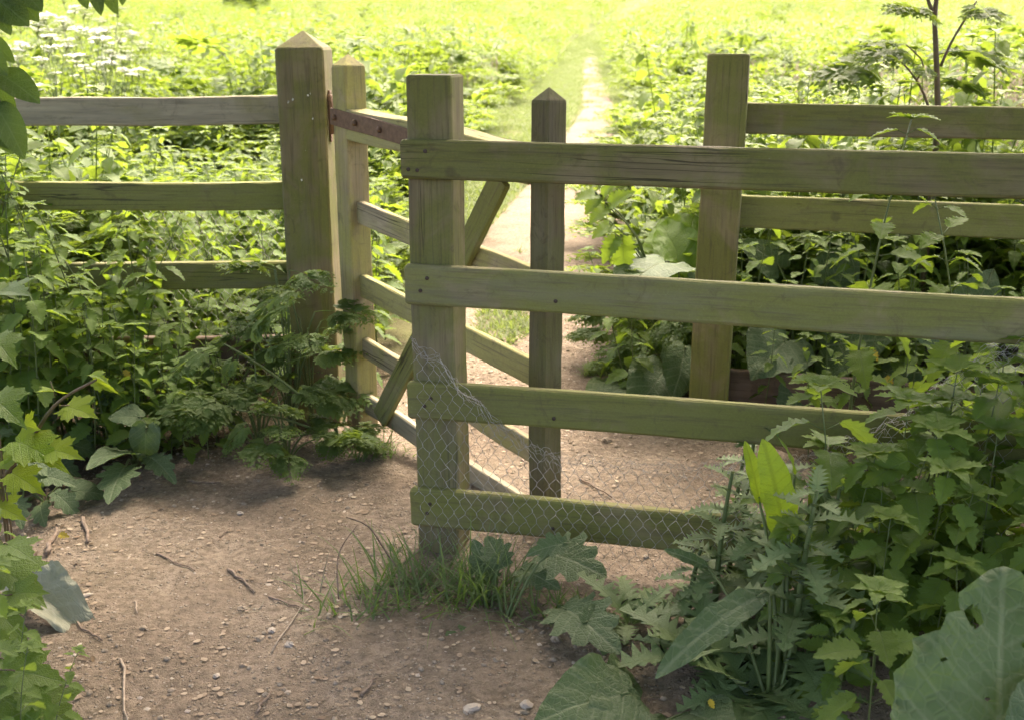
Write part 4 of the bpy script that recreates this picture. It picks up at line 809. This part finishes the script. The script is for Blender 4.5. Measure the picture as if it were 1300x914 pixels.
for k in range(70):
    y = r.uniform(7.5, 20); px = 210 * r.uniform(0, 1) ** 1.5 - 25; py = 20 + 110 * r.uniform(0, 1) - px * .12; zt = np.clip(EYE - (py - 50.6) / FOC * y, .8, 1.75); x = (px - 650) / FOC * y
    lab = 'white flowered cow parsley in the drift at the top left'; gp = 'flowering cow parsley at the top left'; sc = zt / 1.15
    if k < 4:
        e = as_plant('flowering_cow_parsley', UM[k][0], None, None, M_stem, (x, y, gzf(x, y)), lab, 'cow parsley', gp); e.scale = (sc,) * 3; uroot.append(e)
        for u in UM[k][1]: obj('umbel', u, M_flower, e)
    else: dup(uroot[k % 4], (x, y, gzf(x, y)), (r.normal(0, .08), r.normal(0, .08), r.uniform(0, 6)), sc, lab, gp)

# tall hemlock stem behind the right fence
e = empty('hemlock_plant', (*atY(1189, 200, 4.75)[:2], 0), 'tall hemlock with a bare dark stem and drooping feathery leaves behind the right fence', 'hemlock'); off = np.array(e.location); x0 = off[0]; Y_ = 4.75; St = Buf(); q = lambda px, py, dy=0: atY(px, py, Y_ + dy) - off
St.add(tube(bez([(0, 0, 0), q(1188, 190), q(1190, 120), q(1188, 60), q(1187, 18), q(1194, -40)], 18), np.linspace(.0145, .009, 18), 8, .3)); St.add(tube(bez([q(1187, 22), q(1178, 0), q(1168, -40)], 6), np.linspace(.009, .006, 6), 6, .3)); St.add(tube(bez([q(1194, 85), q(1210, 50), q(1240, 2)], 8), np.linspace(.007, .004, 8), 6, .3))
St.add(tube(bez([q(1180, 140), q(1168, 110), q(1145, 80), q(1118, 70)], 10), np.linspace(.006, .003, 10), 6, .3)); St.add(tube(bez([q(1164, 102), q(1172, 80), q(1150, 57)], 6), np.linspace(.004, .003, 6), 5, .3))
obj('stem', St, M_redstem, e); Lf = Buf()
for a, c, dy in (((1120, 70), (1060, 98), -.2), ((1140, 60), (1105, 50), .2), ((1148, 57), (1120, 68), -.25), ((1172, 80), (1180, 95), -.1), ((1190, 70), (1250, 60), .3), ((1188, 20), (1150, 5), -.2), ((1238, 4), (1262, 18), -.2), ((1195, 100), (1230, 105), .2), ((1135, 66), (1090, 75), .1)):
    d = q(*c, dy) - q(*a); l = np.linalg.norm(d); Lf.add(FR[1], frame(d, [0, -.25, 1], l * 1.25, l * 1.3), q(*a))
obj('leaves', Lf, M_meadow, e)
# bramble shoot by the burdock
leaf_plant('nettle_shoot', (*atY(862, 440, 4.45)[:2], 0), [(L_net[k % 3], atY(*a, 4.3), atY(*c, 4.25), (-.2, -.6, .7), 1.1, .5) for k, (a, c) in enumerate([((762, 250), (742, 268)), ((765, 252), (770, 232)), ((772, 262), (748, 282)), ((778, 285), (752, 298)), ((785, 300), (762, 328)), ((790, 300), (792, 350)), ((772, 262), (800, 240)), ((760, 248), (735, 245))])], M_nettle, M_stem, 'leaning leafy shoot reaching left over the path beside the sunlit burdock', 'nettle', None, .004)

# ------------------------------------------------------------------ chicken wire
def netting(name, fn, u0, u1, v0, v1, cell, inside, rad, label, parent=None, seed=0, extra=None):
    """hexagonal mesh: twisted sides upright, drawn on the surface fn(u, v)"""
    r = np.random.default_rng(seed); cw = cell; ch = cell * .8; B = Buf(); nu_ = int((u1 - u0) / cw); nv_ = int((v1 - v0) / ch); pt = {}
    def nd(i, j, s):
        k = (i, j, s)
        if k not in pt:
            u = u0 + (i + (.5 if j % 2 else 0)) * cw; v = v0 + j * ch + (ch * .30 if s else 0); pt[k] = np.array([u + r.normal(0, cell * .05), v + r.normal(0, cell * .05)])
        return pt[k]
    def seg(a, c, rr):
        if inside(*a) and inside(*c): B.add(tube([fn(*a), fn(*((a + c) / 2 + r.normal(0, .0006, 2))), fn(*c)], rr, 4, .5))
    for j in range(nv_):
        for i in range(nu_):
            a, c = nd(i, j, 0), nd(i, j, 1); seg(a, c, rad * 1.6)
            o = i if j % 2 == 0 else i + 1
            seg(c, nd(o, j + 1, 0), rad); seg(c, nd(o - 1, j + 1, 0), rad)
    if extra: extra(B, r)
    o = obj(name, B, M_wire); o['label'] = label; o['category'] = 'wire netting'; return o
PW = PB + nB * .053
top_px = [(520, 430), (560, 455), (600, 500), (650, 545), (700, 575), (760, 578), (830, 582), (900, 588), (1000, 582), (1060, 560), (1100, 545), (1140, 528), (1190, 485), (1250, 442), (1330, 420)]
tu = []; tv = []
for p in top_px: w3 = onpl(*p, PW, nB); tu.append(np.dot(w3 - PW, uB)); tv.append(w3[2])
def topv(u): return np.interp(u, tu, tv)
def wsurf(u, v):
    near = math.exp(-((topv(u) - v) / .05) ** 2)
    o = .006 * math.sin(u * 9 + v * 7) + .004 * math.sin(v * 23) + .012 * near * math.sin(u * 14) + (.01 if u > .3 else .01 * u / .3); p = PW + uB * u + nB * (o + .004); return np.array([p[0], p[1], v + .006 * near * math.sin(u * 60)])
def crumple(B, r):
    for k in range(5):                                # the turned-over edge: several slack strands in a bundle
        us = np.linspace(tu[0] + .004, tu[-1], 190); d = r.uniform(-.006, .03) * 1.0; P = [wsurf(u, topv(u) - d * (1 if tu[0] + .02 < u else .3) + .009 * math.sin(u * r.uniform(40, 75) + k * 2)) + nB * r.uniform(0, .018) for u in us]; B.add(tube(P, .00055, 4, .5))
    for k in range(150):
        u = r.uniform(tu[0] + .01, tu[-1] - .02); v = topv(u) - r.uniform(0, .045); du, dv = r.normal(.012, .014), r.normal(0, .016); B.add(tube([wsurf(u, v) + nB * .006, wsurf(u + du, min(v + dv, topv(u + du) + .006)) + nB * r.uniform(.004, .018)], .0005, 3, .5))
netting('wire_netting', wsurf, tu[0], tu[-1], -.02, .78, .0345, lambda u, v: v < topv(u) - .004 and u >= tu[0] + .002 and v > .05, .0006, 'torn hexagonal chicken wire sagging across the lower rails and the square topped post', seed=5, extra=crumple)
def lsurf(u, v): return np.array([u, YA + .15 + .012 * math.sin(u * 8 + v * 5), v])
netting('wire_netting', lsurf, -1.42, -.86, .1, .93, .036, lambda u, v: v < .84 + .04 * math.sin(u * 7), .0006, 'chicken wire stretched behind the lower rails of the left fence', seed=6)

# ------------------------------------------------------------------ stones, twigs, litter
def rock(rad, seed, flat=.6):
    r = np.random.default_rng(seed); V = []; n = 9; m = 5
    for i in range(m + 1):
        ph = math.pi * i / m
        for k in range(n): th = 6.2832 * k / n; V.append((math.sin(ph) * math.cos(th), math.sin(ph) * math.sin(th), math.cos(ph)))
    V = np.array(V); f = 1 + 1.5 * fbm(V[:, 0] * 1.7 + seed, V[:, 1] * 1.7 + V[:, 2] * 2.1, 3, seed); V = V * f[:, None] * [rad * r.uniform(.9, 1.4), rad * r.uniform(.7, 1.1), rad * flat]
    Q = [(i * n + k, (i + 1) * n + k, (i + 1) * n + (k + 1) % n, i * n + (k + 1) % n) for i in range(m) for k in range(n)]; return tm(V, V[:, :2], Q)
RK = [rock(1., s, .55) for s in range(6)]
def soil_z(x, y): return gzf(x, y) + float(.026 * fbm(x * 7, y * 7, 5, 11) + .03 * fbm(x * 1.6, y * 1.6, 3, 21)) + .002
for k, (px, py, s, mt, lab) in enumerate([(307, 771, .012, M_stone, 'grey brown stone below the straight dry twig'), (330, 810, .011, M_stone, 'rounded grey stone in the small row left of the grass'), (346, 803, .012, M_pale, 'pale flat stone in the small row left of the grass'), (368, 822, .013, M_pale, 'pale stone nearest the grass tuft'), (110, 756, .010, M_pale, 'pale stone right of the withered leaf'), (182, 798, .009, M_stone, 'small dark stone in the middle of the bare earth'), (305, 652, .010, M_pale, 'light stone at the back of the bare earth'), (96, 610, .026, M_stone, 'square stone lying by the sapling'), (35, 683, .012, M_pale, 'pale stone near the low weeds at left'),
                                          (820, 722, .010, M_pale, 'pale stone beyond the lowest rail'), (600, 905, .016, M_pale, 'pale stone at the bottom edge left of the burdock'), (668, 900, .014, M_pale, 'pale stone beside the low burdock leaf'), (706, 822, .014, M_stone, 'rounded stone on the earth mound'), (785, 655, .01, M_pale, 'light stone seen just above the lowest rail'), (770, 565, .02, M_stone, 'dark stone beside the path plants'), (338, 885, .010, M_stone, 'grey stone beside the short twig at the bottom'), (210, 915, .01, M_pale, 'light pebble at the bottom edge'), (275, 855, .008, M_pale, 'light pebble in the lower middle of the bare earth')]):
    x, y, _ = ongr(px, py); B = Buf(); B.add(RK[k % 6], rotz(k) * s, None); o = obj('stone', B, mt, None, False); o.location = (x, y, soil_z(x, y) + s * .1); tag(o, lab, 'stone')
for k, (a, c, rad, mt, lab) in enumerate([((290, 725), (324, 754), .0042, M_twig, 'straight dry twig lying alone on the bare earth'), ((155, 838), (160, 914), .0035, M_paletwig, 'long pale twig lying at the bottom left'), ((238, 611), (280, 614), .0042, M_twig, 'dry twig lying at the back of the bare earth'), ((105, 657), (112, 690), .007, M_twig, 'thick broken twig end near the left weeds'), ((60, 705), (72, 670), .008, M_twig, 'thick forked twig end lying near the left weeds'), ((200, 702), (248, 727), .0028, M_twig, 'thin crooked twig in the middle of the bare earth'), ((278, 684), (292, 672), .0032, M_twig, 'short twig at the back of the bare earth'), ((326, 906), (346, 882), .0035, M_twig, 'short twig lying at the bottom edge'), ((340, 760), (385, 778), .003, M_twig, 'crossed twigs left of the grass'), ((460, 888), (476, 865), .004, M_twig, 'dark short twig at the bottom middle'), ((735, 615), (775, 640), .004, M_twig, 'twig lying on the path beyond the lowest rail'), ((345, 830), (400, 750), .0022, M_paletwig, 'thin stalk lying against the grass tuft'), ((95, 790), (130, 815), .003, M_twig, 'twig beside the withered leaf'), ((175, 765), (172, 782), .003, M_paletwig, 'pale short twig on the bare earth')]):
    p0, p1 = ongr(*a), ongr(*c); n_ = 7; P = [p0 + (p1 - p0) * t for t in np.linspace(0, 1, n_)]; rr = np.random.default_rng(900 + k); P = np.array([[x + rr.normal(0, .003), y + rr.normal(0, .003), soil_z(x, y) + rad * .8 + abs(rr.normal(0, .002))] for x, y, _ in P]); o0 = P[0].copy()
    B = Buf(); B.add(tube(P - o0, np.linspace(rad, rad * .6, n_), 7, .5)); o = obj('twig', B, mt); o.location = o0; tag(o, lab, 'twig')
# dry stalk by the grass
B = Buf(); c0_ = ongr(520, 740); B.add(tube(bez([atY(520, 742, 2.75), atY(490, 700, 2.72), atY(468, 668, 2.66), atY(440, 656, 2.6)], 10) - c0_, np.linspace(.003, .0015, 10), 5, .5)); B.add(tube(bez([atY(430, 760, 2.5), atY(428, 715, 2.5), atY(436, 690, 2.5), atY(455, 665, 2.52)], 10) - c0_, np.linspace(.002, .001, 10), 5, .5)); o = obj('dry_stalk', B, M_twig); o.location = c0_; tag(o, 'bent dry stalks leaning over the grass left of the square topped post', 'stalk')
# yellow leaves
for k, (px, py, Y_, s, lab) in enumerate([(158, 470, 3.75, .035, 'yellow leaf low in the shaded nettle bank'), (1125, 478, 3.9, .05, 'yellow leaf behind the right rails above the low dark rail'), (1107, 445, 3.9, .045, 'curled yellow leaf hanging behind the right rails'), (900, 888, 2.0, .022, 'yellow leaf lying by the bottom thistle'), (75, 678, None, .035, 'orange yellow leaf lying against the broken twig')]):
    c = atY(px, py, Y_) if Y_ else ongr(px, py, .02); B = Buf(); B.add(L_lob[0], frame((.4, -.2, -.5 if Y_ else .05), (0, -.7, .7), s, s)); o = obj('yellow_leaf', B, M_yellow); o.location = c; tag(o, lab, 'leaf')
# gravel and crumbs
def crumbs(n, seed, smin, smax):
    r = np.random.default_rng(seed); y = .9 + 6.5 * r.uniform(0, 1, n * 2) ** 1.2; u = r.uniform(.02, .98, n * 2); x = bareL(y) + (bareR(y) - bareL(y)) * u; i = np.flatnonzero(fbm(x * 2.5, y * 2.5, 3, 61) > -.14)[:n]; x, y = x[i], y[i]; n = len(x)
    s = smin + (smax - smin) * r.uniform(0, 1, n) ** 2.4; a = r.uniform(0, 6.283, n); M = np.zeros((n, 3, 3)); M[:, 0, 0] = M[:, 1, 1] = np.cos(a) * s; M[:, 0, 1] = -np.sin(a) * s; M[:, 1, 0] = np.sin(a) * s; M[:, 2, 2] = s * .8
    zz = gz(x, y) + .026 * fbm(x * 7, y * 7, 5, 11) + .03 * fbm(x * 1.6, y * 1.6, 3, 21) + .001
    return M, np.stack([x, y, zz], 1), r, n
low = rock(1., 3, .6); tiny = tm([(-1, -.6, 0), (1, -.7, .1), (.8, .7, 0), (-.7, .8, .1), (.1, 0, .8)], [(0, 0)] * 5, (), [(0, 1, 4), (1, 2, 4), (2, 3, 4), (3, 0, 4)])
B = Buf(); M, P, r, n = crumbs(5200, 61, .002, .011); B.many(low, M, P, r.uniform(-.5, .5, n)); M, P, r, n = crumbs(26000, 62, .0012, .005); B.many(tiny, M, P, r.uniform(-.5, .5, n)); tag(obj('gravel', B, M_stone), kind='stuff')
B = Buf(); M, P, r, n = crumbs(2600, 63, .002, .008); B.many(tiny, M, P, r.uniform(-.5, .5, n)); tag(obj('pale_gravel', B, M_pale), kind='stuff')
chip = tm([(-1, -.07, 0), (1, -.05, .12), (1, .06, .12), (-1, .07, 0), (0, 0, .16)], [(0, 0)] * 5, (), [(0, 1, 4), (1, 2, 4), (2, 3, 4), (3, 0, 4)])
B = Buf(); M, P, r, n = crumbs(9000, 64, .004, .02); B.many(chip, M, P + [0, 0, .002], r.uniform(-.5, .5, n)); tag(obj('plant_litter', B, M_twig), kind='stuff')

flake = tm([(-1, -.5, 0), (-.2, -.75, .18), (.9, -.3, .05), (.7, .5, .22), (-.3, .7, 0), (-.9, .3, .15)], [(0, 0)] * 6, (), [(0, 1, 5), (1, 2, 3), (1, 3, 5), (3, 4, 5)])
def edge_litter(n, seed):
    r = np.random.default_rng(seed); y = r.uniform(1.3, 4.1, n); sd_ = r.uniform(0, 1, n) < .62; x = np.where(sd_, bareL(y) + np.abs(r.normal(0, .22, n)) - .1, bareR(y) - np.abs(r.normal(0, .3, n)) + .1); s = r.uniform(.008, .024, n); M = np.zeros((n, 3, 3))
    for k in range(n): M[k] = frame(unit([r.normal(), r.normal(), r.normal(0, .25)]), unit([r.normal(0, .3), r.normal(0, .3), 1]), s[k] * 1.3, s[k])
    return M, np.stack([x, y, gz(x, y) + .026 * fbm(x * 7, y * 7, 5, 11) + .03 * fbm(x * 1.6, y * 1.6, 3, 21) + .006], 1), r
B = Buf(); M, P, r = edge_litter(900, 66); B.many(L_lo[1], M, P, r.uniform(-.5, .5, 900)); tag(obj('fallen_leaves', B, plain('fallen_leaf', (.20, .135, .07), .9, (.11, .075, .045), 15.)), kind='stuff')
M_flake = plain('dry_leaf_scraps', (.42, .34, .24), .9, (.20, .14, .09), 9.)
B = Buf(); M, P, r, n = crumbs(9000, 65, .0025, .011); B.many(flake, M, P + [0, 0, .002], r.uniform(-.5, .5, n)); tag(obj('dry_leaf_litter', B, M_flake), kind='stuff')

# ------------------------------------------------------------------ the tree whose canopy shades the gate; its lowest leaves hang into the top left corner
tr = empty('sycamore_tree', (-3.6, 1.2, 0), 'dark leafy tree whose low hanging leaves cross the top left corner', 'tree'); o0 = np.array([-3.6, 1.2, 0]); T = Buf(); r = np.random.default_rng(55)
T.add(tube(bez([(0, 0, -.1), (.05, 0, 1.5), (.2, .1, 3.2), (.5, .3, 5.5)], 14), np.linspace(.24, .12, 14), 14, .5)); obj('trunk', T, M_bark, tr)
limbs = [[(.15, .1, 2.6), (1.5, .6, 3.4), (3.4, 1.6, 3.9), (6.0, 2.4, 4.2)], [(.2, .1, 3.0), (1.8, 2.0, 3.8), (3.2, 3.6, 4.1), (4.4, 5.0, 4.2)], [(.2, .1, 2.8), (.9, 2.2, 3.7), (1.2, 3.8, 4.0), (1.2, 5.2, 4.0)], [(.2, .1, 3.2), (1.6, -.8, 4), (3.5, -1.6, 4.6), (5.5, -2, 4.8)], [(.1, 0, 3), (-1.3, 1.2, 3.8), (-2.2, 2.6, 4.2)], [(.3, .2, 3.6), (3, 1.2, 4.8), (6.5, 3.6, 5.0), (8, 4.4, 5.0)]]
for lb_ in limbs: Bq = Buf(); Bq.add(tube(bez(lb_, 12), np.linspace(.085, .02, 12), 8, .5)); obj('branch', Bq, M_bark, tr)
CROWN_N = 11800
n = CROWN_N; x = r.uniform(-3.9, 4.1, n * 3); y = r.uniform(-1.2, 6.9, n * 3); z = 3.1 + 2.2 * r.uniform(0, 1, n * 3)
yl = 5.5 - .7 * np.exp(-((x - .55) / .5) ** 2) + .9 * np.clip((x - .6) / .8, 0, 1) + .5 * fbm(x * .8, x * 0, 3, 14) * 2 + .06 * np.clip(x, 0, 5); den = fbm(x * .9, y * .9, 3, 41) + .35 * fbm(x * 3, y * 3 + z, 2, 42)
gap = 1.2 * np.exp(-((x - 1.75) / 1.1) ** 2 - ((y - 3.9) / .9) ** 2) + .8 * np.exp(-((x + 1.2) / .7) ** 2 - ((y - 5.9) / .5) ** 2)
i = np.flatnonzero((r.uniform(0, 1, n * 3) > .62 * gap) & (y < yl) & (den > -.42) & (z > 1.9 + .31 * np.clip(y, 0, 9)))[:n]; n = len(i); p = np.stack([x[i], y[i], z[i]], 1) - o0
a = r.uniform(0, 6.283, n); M = np.zeros((n, 3, 3))
for k in range(n):
    d = unit([math.cos(a[k]), math.sin(a[k]), r.uniform(-.7, .1)]); M[k] = frame(d, [r.normal(0, .35), r.normal(0, .35), 1], .17, .15)
B = Buf(); B.many(L_tree[0], M, p, r.uniform(-.5, .5, n)); obj('crown', B, M_tree, tr)
Bq = Buf(); tw = bez([np.array([-2.4, 2.6, 3.2]), atY(-160, -260, 2.5), atY(-70, -80, 2.4), atY(-20, 70, 2.35), atY(0, 130, 2.33)], 16) - o0; Bq.add(tube(tw, np.linspace(.012, .002, 16), 6, .5)); t2 = bez([atY(-100, -150, 2.45), atY(-30, -60, 2.4), atY(60, -30, 2.4), atY(150, -30, 2.42)], 10) - o0; Bq.add(tube(t2, np.linspace(.006, .002, 10), 5, .5)); obj('twig', Bq, M_bark, tr)
Lf = Buf()
for k, (a_, c_, nrm, wd, tn) in enumerate((((-5, 92), (46, 118), (0, -.6, .8), 1.1, .4), ((-15, 100), (8, 138), (.1, -.9, .3), 1.2, .1), ((-6, 140), (14, 190), (.4, -.9, .2), 1.2, .1), ((-10, 130), (32, 182), (.2, -.6, .8), 1., .9), ((-10, -5), (30, 24), (0, -.8, .5), 1.3, .2), ((5, -20), (40, 10), (0, -.7, .6), 1.2, .3), ((25, -15), (50, 6), (0, -.6, .8), 1.2, .7), ((-10, 10), (8, 30), (0, -.6, .8), 1.1, .8), ((100, -22), (107, 6), (0, -.9, .4), .9, .6), ((118, -25), (124, 8), (.2, -.9, .3), .9, .5), ((135, -22), (142, 14), (-.3, -.9, .3), .9, .4), ((-12, 50), (8, 68), (0, -.8, .5), 1., .2), ((-20, 60), (4, 90), (0, -.8, .5), 1., .6), ((-16, 150), (2, 180), (0, -.8, .5), 1., .9), ((60, -40), (66, -6), (0, -.9, .4), 1., .4), ((160, -30), (150, -4), (0, -.9, .4), 1., .4))):
    Y_ = 2.33 + .03 * (k % 3); p0 = atY(*a_, Y_) - o0; p1 = atY(*c_, Y_ - .03) - o0; d = p1 - p0; l = np.linalg.norm(d); Lf.add(L_oval[k % 2], frame(d, nrm, l, l * wd), p0, tn)
obj('hanging_leaves', Lf, M_tree, tr)
# far bushes closing the top of the field
def bush(x, y, h, wd, seed, label):
    r = np.random.default_rng(seed); e = empty('hawthorn_bush', (x, y, gzf(x, y)), label, 'bush'); Bq = Buf()
    for k in range(4): a = k * 1.6; Bq.add(tube(bez([(0, 0, -.1), (math.cos(a) * wd * .15, math.sin(a) * wd * .15, h * .4), (math.cos(a) * wd * .3, math.sin(a) * wd * .3, h * .8)], 6), np.linspace(.07, .02, 6), 6, .5))
    obj('trunk', Bq, M_bark, e); n = 2600; c = r.normal(0, 1, (n, 3)); c /= np.linalg.norm(c, axis=1)[:, None]; q = c * (r.uniform(.25, 1, n) ** .5)[:, None]; q *= (1 + .5 * fbm(c[:, 0] * 2 + seed, c[:, 1] * 2 + c[:, 2] * 2, 3, seed))[:, None]; p = q * [wd * .55, wd * .55, h * .5] + [0, 0, h * .52]
    M = np.zeros((n, 3, 3))
    for k in range(n): M[k] = frame(r.normal(0, 1, 3), c[k] + [0, 0, .6], .34, .34)
    Bq = Buf(); Bq.many(L_lo[0], M, p, r.uniform(-.5, .5, n)); obj('crown', Bq, M_nettle, e)
bush((330 - 650) / FOC * 84, 84, 3.0, 3.5, 62, 'dark bush at the top of the field left of the tall gate post')
